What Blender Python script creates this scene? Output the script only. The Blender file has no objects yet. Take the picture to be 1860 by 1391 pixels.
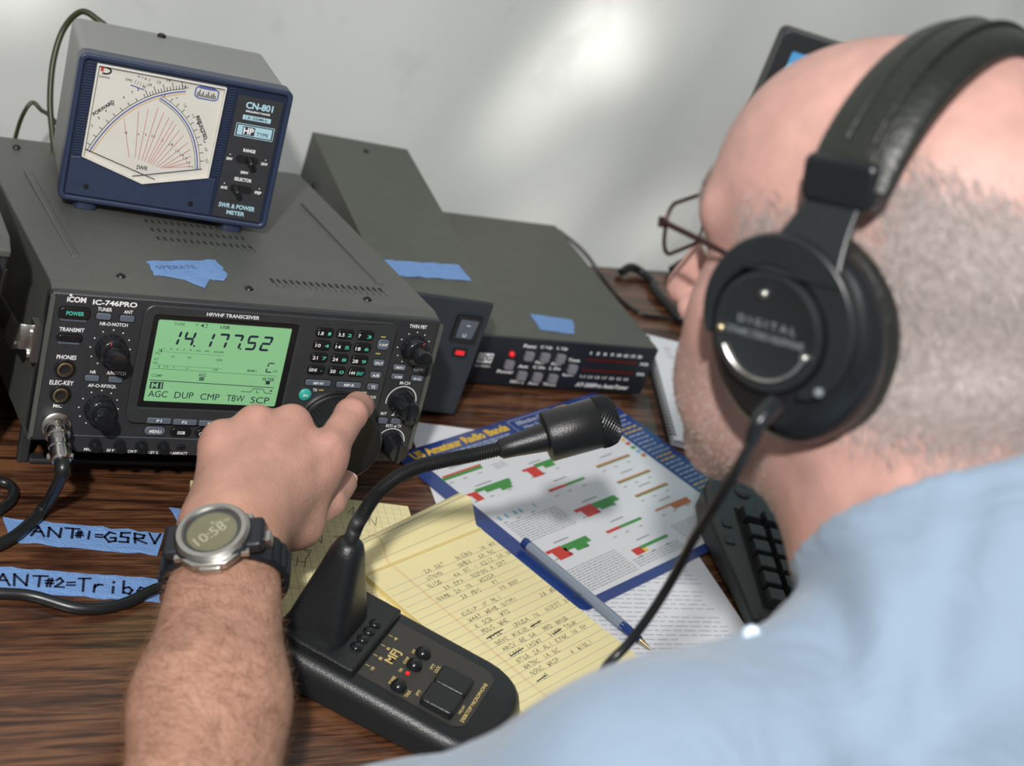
import bpy, bmesh, math, random
import numpy as np
from mathutils import Vector, Matrix

scene = bpy.context.scene
COL = scene.collection
random.seed(7)
RNG = np.random.default_rng(11)

# ---------------------------------------------------------------- camera
cam_d = bpy.data.cameras.new('camera')
cam = bpy.data.objects.new('camera', cam_d)
COL.objects.link(cam)
scene.camera = cam
cam_d.sensor_width = 36.0
cam_d.lens = 2818.8 / 1860 * 36
cam_d.clip_start = 0.02
CAM = Vector((-0.2414, -0.8697, 0.6749))
XR = Vector((0.86486, -0.39103, 0.31482))      # camera right, down, forward in the room
YD = Vector((0.04944, -0.55773, -0.82855))
ZF = Vector((0.49957, 0.73214, -0.46303))
cam.matrix_world = Matrix(((XR.x, -YD.x, -ZF.x, CAM.x), (XR.y, -YD.y, -ZF.y, CAM.y),
                           (XR.z, -YD.z, -ZF.z, CAM.z), (0, 0, 0, 1)))
cam_d.dof.use_dof = True
cam_d.dof.focus_distance = 1.085
cam_d.dof.aperture_fstop = 6.3

# ---------------------------------------------------------------- light
vs = scene.view_settings
vs.view_transform = 'Standard'
vs.look = 'None'
vs.gamma = 1.0
vs.use_curve_mapping = False
vs.exposure = 0.0

world = bpy.data.worlds.new('daylight')
scene.world = world
world.use_nodes = True
wn = world.node_tree.nodes
wn['Background'].inputs[0].default_value = (0.93, 0.97, 1.0, 1)
wn['Background'].inputs[1].default_value = 0.24


def light(name, kind, loc, target, energy, color=(1, 1, 1), **kw):
    d = bpy.data.lights.new(name, kind)
    d.energy = energy
    d.color = color
    for k, v in kw.items():
        setattr(d, k, v)
    o = bpy.data.objects.new(name, d)
    COL.objects.link(o)
    o.location = loc
    o.rotation_euler = (Vector(target) - Vector(loc)).to_track_quat('-Z', 'Y').to_euler()
    return o


# the flash: a small reflector up behind the photographer's shoulder
light('flash_head', 'AREA', (-0.812, -1.361, 1.497), (0.22, -0.05, 0.1), 46.0, (1.0, 0.97, 0.93), shape='DISK', size=0.09)
# daylight through the open side of the tent, from behind and above the operator
light('daylight_opening', 'AREA', (-1.0, -2.2, 4.2), (0.3, 0.0, 0.1), 55.0, (0.94, 0.97, 1.0), shape='RECTANGLE', size=2.6, size_y=2.0)
# daylight outside, glowing through the thin tent wall
light('daylight_outside', 'AREA', (0.6, 2.6, 1.0), (0.5, 0.45, 0.2), 30.0, (0.97, 0.99, 1.0), shape='RECTANGLE', size=3.5, size_y=2.5)
# sun breaking through leaves onto the outside of the tent wall
for tx, tz, en, sz in ((0.630, 0.262, 20, 1.5), (0.667, 0.232, 14, 1.2), (0.610, 0.285, 10, 1.3), (0.645, 0.250, 10, 3.0), (0.600, 0.236, 12, 2.6), (0.581, 0.187, 9, 2.6), (0.556, 0.150, 10, 2.4), (0.632, 0.085, 4, 3.6),
                       (0.632, 0.009, 6, 2.6), (0.768, 0.000, 7, 3.0), (0.033, 0.220, 24, 2.4), (0.834, 0.031, 6, 3.0), (0.707, 0.270, 6, 3.6)):
    light('sun_dapple', 'SPOT', (tx + 0.5, 3.0, tz + 1.6), (tx, 0.44 + 0.0613 * tx, tz), en * 24, (1.0, 0.98, 0.93), spot_size=math.radians(sz), spot_blend=1.0, shadow_soft_size=0.03)


# ---------------------------------------------------------------- materials
def mat(name, col, rough=0.5, metal=0.0, var=0.0, vscale=60.0, bump=0.0, bscale=400.0, emit=0.0, spec=0.5,
        trans=0.0, alpha=1.0, sss=0.0, stretch=(1, 1, 1), coat=0.0, sheen=0.0):
    m = bpy.data.materials.new(name)
    m.use_nodes = True
    nt = m.node_tree
    b = nt.nodes['Principled BSDF']
    b.inputs['Base Color'].default_value = (*col, 1)
    b.inputs['Roughness'].default_value = rough
    b.inputs['Metallic'].default_value = metal
    b.inputs['Specular IOR Level'].default_value = spec
    b.inputs['Coat Weight'].default_value = coat
    b.inputs['Sheen Weight'].default_value = sheen
    if trans:
        b.inputs['Transmission Weight'].default_value = trans
    if alpha < 1:
        b.inputs['Alpha'].default_value = alpha
    if sss:
        b.inputs['Subsurface Weight'].default_value = sss
        b.inputs['Subsurface Radius'].default_value = (0.010, 0.0035, 0.0018)
        b.inputs['Subsurface Scale'].default_value = 1.0
    if emit:
        b.inputs['Emission Color'].default_value = (*col, 1)
        b.inputs['Emission Strength'].default_value = emit
    tc = nt.nodes.new('ShaderNodeTexCoord')
    mp = nt.nodes.new('ShaderNodeMapping')
    mp.inputs['Scale'].default_value = stretch
    nt.links.new(tc.outputs['Object'], mp.inputs[0])
    n = nt.nodes.new('ShaderNodeTexNoise')
    n.inputs['Scale'].default_value = vscale
    n.inputs['Detail'].default_value = 3
    nt.links.new(mp.outputs[0], n.inputs['Vector'])
    mx = nt.nodes.new('ShaderNodeMix')
    mx.data_type = 'RGBA'
    lo = tuple(max(0, c * (1 - var)) for c in col)
    hi = tuple(min(1, c * (1 + var)) for c in col)
    mx.inputs['A'].default_value = (*lo, 1)
    mx.inputs['B'].default_value = (*hi, 1)
    nt.links.new(n.outputs['Fac'], mx.inputs['Factor'])
    nt.links.new(mx.outputs['Result'], b.inputs['Base Color'])
    if bump:
        n2 = nt.nodes.new('ShaderNodeTexNoise')
        n2.inputs['Scale'].default_value = bscale
        n2.inputs['Detail'].default_value = 2
        nt.links.new(mp.outputs[0], n2.inputs['Vector'])
        bp = nt.nodes.new('ShaderNodeBump')
        bp.inputs['Strength'].default_value = bump
        bp.inputs['Distance'].default_value = 0.002
        nt.links.new(n2.outputs['Fac'], bp.inputs['Height'])
        nt.links.new(bp.outputs[0], b.inputs['Normal'])
    return m


def wood_mat():
    m = mat('walnut_laminate', (0.1, 0.05, 0.03), 0.24)
    nt = m.node_tree
    b = nt.nodes['Principled BSDF']
    tc = nt.nodes.new('ShaderNodeTexCoord')

    def noise(scale, st, det=6, dist=0.0):
        mp = nt.nodes.new('ShaderNodeMapping')
        mp.inputs['Scale'].default_value = st
        nt.links.new(tc.outputs['Object'], mp.inputs[0])
        n = nt.nodes.new('ShaderNodeTexNoise')
        n.inputs['Scale'].default_value = scale
        n.inputs['Detail'].default_value = det
        n.inputs['Distortion'].default_value = dist
        nt.links.new(mp.outputs[0], n.inputs['Vector'])
        return n
    a = noise(10, (0.9, 12, 1), 6, 1.2)
    c = noise(45, (0.6, 16, 1), 6, 0.4)
    g = noise(130, (0.35, 9, 1), 4, 0.2)
    ad0 = nt.nodes.new('ShaderNodeMath')
    ad0.operation = 'MULTIPLY_ADD'
    nt.links.new(g.outputs['Fac'], ad0.inputs[0])
    ad0.inputs[1].default_value = 0.34
    nt.links.new(a.outputs['Fac'], ad0.inputs[2])
    ad = nt.nodes.new('ShaderNodeMath')
    ad.operation = 'MULTIPLY_ADD'
    nt.links.new(c.outputs['Fac'], ad.inputs[0])
    ad.inputs[1].default_value = 0.42
    nt.links.new(ad0.outputs[0], ad.inputs[2])
    r = nt.nodes.new('ShaderNodeValToRGB')
    e = r.color_ramp.elements
    e[0].position = 0.66
    e[0].color = (0.016, 0.0065, 0.004, 1)
    e[1].position = 1.0
    e[1].color = (0.155, 0.068, 0.032, 1)
    x = e.new(0.84)
    x.color = (0.062, 0.025, 0.013, 1)
    nt.links.new(ad.outputs[0], r.inputs[0])
    nt.links.new(r.outputs[0], b.inputs['Base Color'])
    b.inputs['Coat Weight'].default_value = 0.15
    b.inputs['Coat Roughness'].default_value = 0.22
    return m


def skin_mat():
    m = mat('skin', (0.60, 0.36, 0.29), 0.5, sss=0.12, bump=0.25, bscale=500)
    nt = m.node_tree
    b = nt.nodes['Principled BSDF']
    at = nt.nodes.new('ShaderNodeAttribute')
    at.attribute_name = 'pigment'
    tc = nt.nodes.new('ShaderNodeTexCoord')
    n = nt.nodes.new('ShaderNodeTexNoise')
    n.inputs['Scale'].default_value = 55
    n.inputs['Detail'].default_value = 5
    nt.links.new(tc.outputs['Object'], n.inputs['Vector'])
    r = nt.nodes.new('ShaderNodeMapRange')
    r.inputs[1].default_value = 0.3
    r.inputs[2].default_value = 0.7
    r.inputs[3].default_value = 0.86
    r.inputs[4].default_value = 1.1
    nt.links.new(n.outputs['Fac'], r.inputs[0])
    mx = nt.nodes.new('ShaderNodeMix')
    mx.data_type = 'RGBA'
    mx.blend_type = 'MULTIPLY'
    mx.inputs['Factor'].default_value = 1
    nt.links.new(at.outputs['Color'], mx.inputs['A'])
    nt.links.new(r.outputs[0], mx.inputs['B'])
    nt.links.new(mx.outputs['Result'], b.inputs['Base Color'])
    return m


def cloth_mat(*a, **k):
    m = mat(*a, **k)
    nt = m.node_tree
    b = nt.nodes['Principled BSDF']
    fine = [n for n in nt.nodes if n.type == 'BUMP'][0]
    tc = nt.nodes.new('ShaderNodeTexCoord')
    n = nt.nodes.new('ShaderNodeTexNoise')
    n.inputs['Scale'].default_value = 12
    n.inputs['Detail'].default_value = 2.5
    n.inputs['Distortion'].default_value = 1.4
    nt.links.new(tc.outputs['Object'], n.inputs['Vector'])
    bp = nt.nodes.new('ShaderNodeBump')
    bp.inputs['Strength'].default_value = 0.5
    bp.inputs['Distance'].default_value = 0.012
    nt.links.new(n.outputs['Fac'], bp.inputs['Height'])
    nt.links.new(fine.outputs[0], bp.inputs['Normal'])
    nt.links.new(bp.outputs[0], b.inputs['Normal'])
    return m


def tent_mat(*a, **k):
    m = mat(*a, **k)
    nt = m.node_tree
    b = nt.nodes['Principled BSDF']
    tc = nt.nodes.new('ShaderNodeTexCoord')
    n = nt.nodes.new('ShaderNodeTexNoise')
    n.inputs['Scale'].default_value = 11
    n.inputs['Detail'].default_value = 3
    nt.links.new(tc.outputs['Object'], n.inputs['Vector'])
    mr = nt.nodes.new('ShaderNodeMapRange')
    for i, v in ((1, 0.60), (2, 0.74), (3, 1.0), (4, 0.84)):
        mr.inputs[i].default_value = v
    nt.links.new(n.outputs['Fac'], mr.inputs[0])
    mu = nt.nodes.new('ShaderNodeMix')
    mu.data_type = 'RGBA'
    mu.blend_type = 'MULTIPLY'
    mu.inputs['Factor'].default_value = 1.0
    src = b.inputs['Base Color'].links[0].from_socket
    nt.links.new(src, mu.inputs['A'])
    nt.links.new(mr.outputs[0], mu.inputs['B'])
    nt.links.new(mu.outputs['Result'], b.inputs['Base Color'])
    t = nt.nodes.new('ShaderNodeBsdfTranslucent')
    nt.links.new(mu.outputs['Result'], t.inputs['Color'])
    t.inputs['Color'].default_value = (0.80, 0.81, 0.78, 1)
    x = nt.nodes.new('ShaderNodeMixShader')
    x.inputs[0].default_value = 0.45
    nt.links.new(b.outputs[0], x.inputs[1])
    nt.links.new(t.outputs[0], x.inputs[2])
    nt.links.new(x.outputs[0], nt.nodes['Material Output'].inputs['Surface'])
    return m


M = dict(
    wall=tent_mat('tent_wall', (0.70, 0.71, 0.68), 0.85, var=0.07, vscale=7, bump=0.3, bscale=25, stretch=(1, 1, 0.3)),
    floor=mat('concrete_floor', (0.25, 0.24, 0.22), 0.8, var=0.2, vscale=8),
    wood=wood_mat(),
    skin=skin_mat(),
    edge=mat('table_edge', (0.02, 0.017, 0.015), 0.5),
    steel=mat('brown_steel', (0.05, 0.035, 0.03), 0.45, 0.6),
    case=mat('radio_case_paint', (0.078, 0.081, 0.073), 0.38, var=0.15, vscale=90, bump=0.25, bscale=1500),
    panel=mat('radio_panel_plastic', (0.026, 0.027, 0.030), 0.42, var=0.2, vscale=150, bump=0.2, bscale=1800),
    bezel=mat('bezel_plastic', (0.030, 0.032, 0.034), 0.38, var=0.15, vscale=150, bump=0.1, bscale=1800),
    black=mat('black_plastic', (0.009, 0.009, 0.010), 0.3, var=0.2),
    knob=mat('gloss_knob_plastic', (0.010, 0.011, 0.013), 0.16, var=0.2),
    rubber=mat('black_rubber', (0.012, 0.013, 0.014), 0.5, var=0.2),
    hole=mat('dark_hole', (0.003, 0.003, 0.003), 0.9),
    btn=mat('slate_button', (0.095, 0.115, 0.145), 0.45, var=0.1),
    btng=mat('teal_button', (0.03, 0.36, 0.30), 0.4, var=0.1),
    white=mat('white_print', (0.78, 0.78, 0.78), 0.6, var=0.05),
    grey=mat('grey_print', (0.28, 0.28, 0.29), 0.6),
    greenp=mat('green_print', (0.08, 0.52, 0.40), 0.6),
    redp=mat('red_print', (0.55, 0.05, 0.04), 0.5),
    yellowp=mat('yellow_print', (0.45, 0.36, 0.10), 0.6),
    lcd=mat('green_lcd', (0.185, 0.40, 0.20), 0.35, emit=0.30, var=0.05, vscale=25),
    lcdink=mat('lcd_ink', (0.010, 0.018, 0.035), 0.6),
    lcdink2=mat('lcd_faint_ink', (0.055, 0.14, 0.085), 0.6),
    chrome=mat('chrome', (0.75, 0.72, 0.68), 0.16, 1.0, var=0.1),
    gold=mat('brass_ring', (0.62, 0.52, 0.33), 0.25, 1.0),
    silver=mat('brushed_metal', (0.52, 0.51, 0.48), 0.3, 1.0, var=0.1),
    mcase=mat('meter_case_paint', (0.24, 0.245, 0.235), 0.5, var=0.08, vscale=120, bump=0.2, bscale=1500),
    navy=mat('meter_navy', (0.021, 0.033, 0.070), 0.36, var=0.15, vscale=120, bump=0.15, bscale=1500),
    navyd=mat('meter_navy_inset', (0.013, 0.021, 0.046), 0.33, var=0.15, vscale=120),
    dial=mat('meter_dial_paper', (0.62, 0.60, 0.54), 0.6, var=0.04),
    clear=mat('clear_window', (1, 1, 1), 0.03, trans=1.0, alpha=0.12),
    ink=mat('black_ink', (0.012, 0.012, 0.016), 0.6),
    blueink=mat('blue_ink', (0.045, 0.085, 0.34), 0.6),
    cyanp=mat('pale_cyan_print', (0.36, 0.56, 0.64), 0.6),
    redline=mat('red_scale_ink', (0.52, 0.14, 0.13), 0.6),
    tan=mat('tan_ink', (0.60, 0.42, 0.22), 0.6),
    psu=mat('supply_paint', (0.074, 0.078, 0.066), 0.5, var=0.15, vscale=60, bump=0.2, bscale=1200),
    psuf=mat('supply_front_plastic', (0.021, 0.026, 0.034), 0.5, var=0.15, vscale=80),
    tuner=mat('tuner_paint', (0.080, 0.083, 0.070), 0.5, var=0.15, vscale=60, bump=0.2, bscale=1200),
    tunf=mat('tuner_front', (0.010, 0.013, 0.018), 0.4, var=0.15),
    btn2=mat('grey_button', (0.20, 0.20, 0.22), 0.5, var=0.1),
    redled=mat('red_lamp', (0.60, 0.015, 0.02), 0.25, emit=0.55),
    redled2=mat('dark_red_window', (0.10, 0.006, 0.006), 0.3, emit=0.12),
    tape=mat('blue_masking_tape', (0.15, 0.28, 0.55), 0.75, var=0.12, vscale=150, bump=0.5, bscale=700),
    marker=mat('black_marker', (0.008, 0.010, 0.030), 0.6),
    yellow=mat('yellow_paper', (0.78, 0.69, 0.38), 0.8, var=0.04, vscale=20),
    yellow2=mat('yellow_paper_edge', (0.66, 0.53, 0.22), 0.8, var=0.1, vscale=200, stretch=(1, 1, 30)),
    rule=mat('blue_rule', (0.30, 0.36, 0.36), 0.8),
    rulered=mat('red_rule', (0.62, 0.30, 0.20), 0.8),
    pencil=mat('pencil_line', (0.06, 0.055, 0.05), 0.7),
    paper=mat('white_paper', (0.70, 0.71, 0.74), 0.75, var=0.03),
    lam=mat('laminated_white', (0.64, 0.65, 0.68), 0.35, var=0.03, coat=0.3),
    lamblue=mat('laminated_blue', (0.014, 0.040, 0.19), 0.32, var=0.15, vscale=30, coat=0.3),
    cgreen=mat('chart_green', (0.045, 0.24, 0.045), 0.4),
    cred=mat('chart_red', (0.52, 0.035, 0.025), 0.4),
    cyel=mat('chart_yellow', (0.70, 0.45, 0.05), 0.4),
    corange=mat('chart_orange', (0.42, 0.13, 0.03), 0.4),
    ccyan=mat('chart_cyan', (0.16, 0.38, 0.50), 0.4),
    ctext=mat('chart_grey_text', (0.22, 0.23, 0.25), 0.5),
    cpale=mat('chart_pale_text', (0.36, 0.40, 0.50), 0.5),
    gold_print=mat('gold_print', (0.55, 0.42, 0.16), 0.5),
    micb=mat('microphone_plastic', (0.0105, 0.0115, 0.0125), 0.34, var=0.2, vscale=100, bump=0.15, bscale=1200),
    micp=mat('microphone_plate', (0.036, 0.034, 0.029), 0.5, var=0.12),
    mesh=mat('black_wire_mesh', (0.020, 0.022, 0.025), 0.35, 0.4),
    cable=mat('black_cable', (0.012, 0.013, 0.014), 0.32, var=0.2),
    olive=mat('olive_coax', (0.030, 0.034, 0.012), 0.4, var=0.2),
    kb=mat('keyboard_plastic', (0.026, 0.029, 0.027), 0.42, var=0.15),
    key=mat('key_plastic', (0.010, 0.011, 0.011), 0.35, var=0.15),
    shirt=cloth_mat('light_blue_cotton', (0.235, 0.312, 0.412), 0.85, var=0.06, vscale=40, bump=0.35, bscale=900, sheen=0.2),
    button=mat('pearl_button', (0.36, 0.46, 0.57), 0.25),
    trousers=mat('dark_trousers', (0.03, 0.035, 0.05), 0.85, var=0.15),
    shoe=mat('shoe_leather', (0.02, 0.014, 0.01), 0.4),
    hair=mat('grey_hair', (0.42, 0.36, 0.345), 0.6, var=0.35, vscale=220),
    armhair=mat('brown_hair', (0.27, 0.14, 0.08), 0.6, var=0.3, vscale=220),
    nail=mat('fingernail', (0.66, 0.42, 0.36), 0.3, sss=0.1),
    eye=mat('eye_white', (0.75, 0.73, 0.70), 0.15),
    iris=mat('iris', (0.06, 0.09, 0.12), 0.2),
    lip=mat('lip', (0.45, 0.20, 0.17), 0.45),
    hp=mat('headphone_plastic', (0.009, 0.011, 0.013), 0.27, var=0.2),
    hpy=mat('headphone_yoke', (0.013, 0.016, 0.018), 0.36, var=0.2),
    hpad=mat('headband_leatherette', (0.013, 0.015, 0.012), 0.42, var=0.3, vscale=60, bump=0.4, bscale=250),
    hptext=mat('headphone_lettering', (0.16, 0.18, 0.20), 0.5),
    frame=mat('bronze_frame', (0.055, 0.028, 0.026), 0.3, 0.6),
    lens=mat('spectacle_lens', (1, 1, 1), 0.02, trans=1.0, alpha=0.10),
    strap=mat('watch_resin', (0.010, 0.012, 0.016), 0.38, var=0.2, vscale=200),
    wlcd=mat('watch_lcd', (0.135, 0.130, 0.062), 0.25, var=0.1, vscale=100),
    wdig=mat('watch_digit', (0.36, 0.35, 0.22), 0.4),  # reflection on the digits put into their pale colour
    clearp=mat('clear_plug_plastic', (0.85, 0.88, 0.9), 0.1, trans=0.85),
    penclear=mat('pen_barrel', (0.30, 0.36, 0.44), 0.15, trans=0.35),
    penblue=mat('pen_blue', (0.012, 0.035, 0.16), 0.25),
    screen=mat('computer_screen', (0.06, 0.22, 0.42), 0.3, emit=0.75),
    screen2=mat('screen_teal', (0.12, 0.36, 0.34), 0.3, emit=0.75),
    screen3=mat('screen_slate', (0.035, 0.07, 0.11), 0.3, emit=0.5),
)


# ---------------------------------------------------------------- geometry helpers
class MB:
    """collects faces, becomes ONE mesh object"""

    def __init__(s):
        s.v, s.f, s.m, s.cur = [], [], [], 0

    def add(s, vs, fs, m=None):
        o = len(s.v)
        s.v += [tuple(p) for p in vs]
        s.f += [tuple(i + o for i in f) for f in fs]
        s.m += [s.cur if m is None else m] * len(fs)
        return s

    def box(s, x0, x1, y0, y1, z0, z1, m=None):
        vs = [(x, y, z) for z in (z0, z1) for y in (y0, y1) for x in (x0, x1)]
        return s.add(vs, [(0, 2, 3, 1), (4, 5, 7, 6), (0, 1, 5, 4), (2, 6, 7, 3), (0, 4, 6, 2), (1, 3, 7, 5)], m)

    def prism(s, out, lo, hi, axis='y', m=None):
        """out: counter-clockwise outline (a, b) extruded from lo to hi along axis"""
        n = len(out)
        P = {'y': lambda a, b, t: (a, t, b), 'z': lambda a, b, t: (a, b, t), 'x': lambda a, b, t: (t, a, b)}[axis]
        vs = [P(a, b, lo) for a, b in out] + [P(a, b, hi) for a, b in out]
        fs = [tuple(range(n)), tuple(range(2 * n - 1, n - 1, -1))]
        fs += [(i, n + i, n + (i + 1) % n, (i + 1) % n) for i in range(n)]
        if axis == 'z' or axis == 'x':
            fs = [tuple(reversed(f)) for f in fs]
        return s.add(vs, fs, m)

    def ring(s, o, i, lo, hi, m=None):
        """frame in the xz plane between an outer and an inner outline with as many points"""
        n = len(o)
        vs = [(a, lo, b) for a, b in o] + [(a, lo, b) for a, b in i] + [(a, hi, b) for a, b in o] + [(a, hi, b) for a, b in i]
        fs = []
        for k in range(n):
            j = (k + 1) % n
            fs += [(k, j, n + j, n + k), (2 * n + k, 3 * n + k, 3 * n + j, 2 * n + j),
                   (k, 2 * n + k, 2 * n + j, j), (n + k, n + j, 3 * n + j, 3 * n + k)]
        return s.add(vs, fs, m)

    def lathe(s, prof, c=(0, 0, 0), ax=(0, 0, 1), n=24, m=None, sx=1.0, up=None, rib=0, ribd=0.0):
        """prof: list of (radius, height along ax)"""
        A = Vector(ax).normalized()
        u = Vector(up).normalized() if up else A.orthogonal().normalized()
        u = (u - A * u.dot(A)).normalized()
        w = A.cross(u)
        c = Vector(c)
        vs, fs = [], []
        for r, h in prof:
            for k in range(n):
                t = 2 * math.pi * k / n
                rr = r * (1 - ribd * (k % 2)) if rib else r
                vs.append(c + A * h + u * (rr * math.cos(t) * sx) + w * (rr * math.sin(t)))
        for q in range(len(prof) - 1):
            for k in range(n):
                j = (k + 1) % n
                fs.append((q * n + k, q * n + j, (q + 1) * n + j, (q + 1) * n + k))
        fs.append(tuple(range(n - 1, -1, -1)))
        L = (len(prof) - 1) * n
        fs.append(tuple(range(L, L + n)))
        return s.add(vs, fs, m)

    def tube(s, pts, r, n=10, m=None, smooth=6, flat=None, cap=True):
        P = curve(pts, smooth) if smooth else [Vector(p) for p in pts]
        rad = r if callable(r) else (lambda t: r)
        L = len(P)
        vs, fs = [], []
        T0 = (P[1] - P[0]).normalized()
        u = Vector(flat) if flat else T0.orthogonal()
        u = (u - T0 * u.dot(T0)).normalized()
        for i, p in enumerate(P):
            T = (P[min(i + 1, L - 1)] - P[max(i - 1, 0)]).normalized()
            u = (u - T * u.dot(T)).normalized()
            w = T.cross(u)
            R = rad(i / (L - 1))
            ra, rb = R if isinstance(R, tuple) else (R, R)
            for k in range(n):
                t = 2 * math.pi * k / n
                vs.append(p + u * (ra * math.cos(t)) + w * (rb * math.sin(t)))
        for i in range(L - 1):
            for k in range(n):
                j = (k + 1) % n
                fs.append((i * n + k, i * n + j, (i + 1) * n + j, (i + 1) * n + k))
        if cap:
            fs += [tuple(range(n - 1, -1, -1)), tuple(range((L - 1) * n, L * n))]
        return s.add(vs, fs, m)

    def sheet(s, fn, nu, nv, m=None, thick=0.0, nrm=None):
        """grid surface fn(u, v); with thick a second skin below it"""
        vs = [Vector(fn(i / nu, j / nv)) for j in range(nv + 1) for i in range(nu + 1)]
        W = nu + 1
        q = [(j * W + i, j * W + i + 1, (j + 1) * W + i + 1, (j + 1) * W + i) for j in range(nv) for i in range(nu)]
        if not thick:
            return s.add(vs, q, m)
        N = len(vs)
        lowv = [p - Vector((0, 0, thick)) if nrm is None else p - Vector(nrm) * thick for p in vs]
        fs = q + [tuple(N + i for i in reversed(f)) for f in q]
        rim = [i for i in range(W)] + [j * W + nu for j in range(1, nv + 1)] + [nv * W + i for i in range(nu - 1, -1, -1)] + [j * W for j in range(nv - 1, 0, -1)]
        for a, b in zip(rim, rim[1:] + rim[:1]):
            fs.append((b, a, N + a, N + b))
        return s.add(vs + lowv, fs, m)

    def quad(s, pts, m=None):
        return s.add(pts, [tuple(range(len(pts)))], m)


def curve(pts, sub=6):
    """Catmull-Rom through the points"""
    P = [Vector(p) for p in pts]
    Q = [P[0] * 2 - P[1]] + P + [P[-1] * 2 - P[-2]]
    out = []
    for i in range(1, len(Q) - 2):
        a, b, c, d = Q[i - 1:i + 3]
        for k in range(sub):
            t = k / sub
            out.append(0.5 * ((2 * b) + (c - a) * t + (2 * a - 5 * b + 4 * c - d) * t * t + (3 * b - a - 3 * c + d) * t ** 3))
    return out + [P[-1]]


def rr(x0, x1, z0, z1, r, n=5):
    o = []
    for cx, cz, a in ((x1 - r, z0 + r, -90), (x1 - r, z1 - r, 0), (x0 + r, z1 - r, 90), (x0 + r, z0 + r, 180)):
        for k in range(n + 1):
            t = math.radians(a + 90 * k / n)
            o.append((cx + r * math.cos(t), cz + r * math.sin(t)))
    return o


def ob(name, mb, mats, parent=None, smooth=None, bevel=0.0, seg=2):
    me = bpy.data.meshes.new(name)
    me.from_pydata([tuple(v) for v in mb.v], [], mb.f)
    mats = mats if isinstance(mats, (list, tuple)) else [mats]
    for q in mats:
        me.materials.append(M[q] if isinstance(q, str) else q)
    if len(mats) > 1:
        me.polygons.foreach_set('material_index', mb.m)
    if smooth is not None:
        me.polygons.foreach_set('use_smooth', [True] * len(me.polygons))
        me.set_sharp_from_angle(angle=math.radians(smooth))
    me.update()
    o = bpy.data.objects.new(name, me)
    COL.objects.link(o)
    if parent:
        o.parent = parent
    if bevel:
        bv = o.modifiers.new('bevel', 'BEVEL')
        bv.width = bevel
        bv.segments = seg
        bv.limit_method = 'ANGLE'
        bv.angle_limit = math.radians(40)
    return o


def tag(o, label, cat, group=None):
    o['label'] = label
    o['category'] = cat
    if group:
        o['group'] = group
    return o


def thing(name, label, cat, mw=None, group=None):
    o = bpy.data.objects.new(name, None)
    COL.objects.link(o)
    o.empty_display_size = 0.02
    if mw is not None:
        o.matrix_world = mw
    return tag(o, label, cat, group)


def struct(o):
    o['kind'] = 'structure'
    return o


def frame(o, x, y):
    """matrix with origin o, x axis x, y axis near y"""
    X = Vector(x).normalized()
    Y = Vector(y)
    Y = (Y - X * Y.dot(X)).normalized()
    Z = X.cross(Y)
    return Matrix(((X.x, Y.x, Z.x, o[0]), (X.y, Y.y, Z.y, o[1]), (X.z, Y.z, Z.z, o[2]), (0, 0, 0, 1)))


def T(x, y, z):
    return Matrix.Translation((x, y, z))


def Rz(a):
    return Matrix.Rotation(a, 4, 'Z')


def Rx(a):
    return Matrix.Rotation(a, 4, 'X')


# flat lettering from the built-in font, fitted to a box
_tc = {}


def glyphs(s, bold=0.0):
    k = (s, bold)
    if k not in _tc:
        c = bpy.data.curves.new('lettering', 'FONT')
        c.body = s
        c.offset = bold
        c.resolution_u = 3
        o = bpy.data.objects.new('lettering', c)
        me = o.to_mesh()
        v = np.array([p.co[:2] for p in me.vertices]).reshape(-1, 2)
        f = [tuple(p.vertices) for p in me.polygons]
        o.to_mesh_clear()
        bpy.data.objects.remove(o)
        bpy.data.curves.remove(c)
        lo, hi = v.min(0), v.max(0)
        _tc[k] = ((v - (lo + hi) / 2) / np.maximum(hi - lo, 1e-6), f)
    return _tc[k]


def text(mb, s, cx, cz, w, h, put, rot=0.0, m=None, bold=0.012, slant=0.0):
    """put(a, b) maps the flat coordinates to 3D"""
    v, f = glyphs(s, bold)
    ca, sa = math.cos(math.radians(rot)), math.sin(math.radians(rot))
    vs = []
    for a, b in v:
        a, b = a * w + slant * b * h, b * h
        vs.append(put(cx + a * ca - b * sa, cz + a * sa + b * ca))
    mb.add(vs, f, m)


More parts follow.
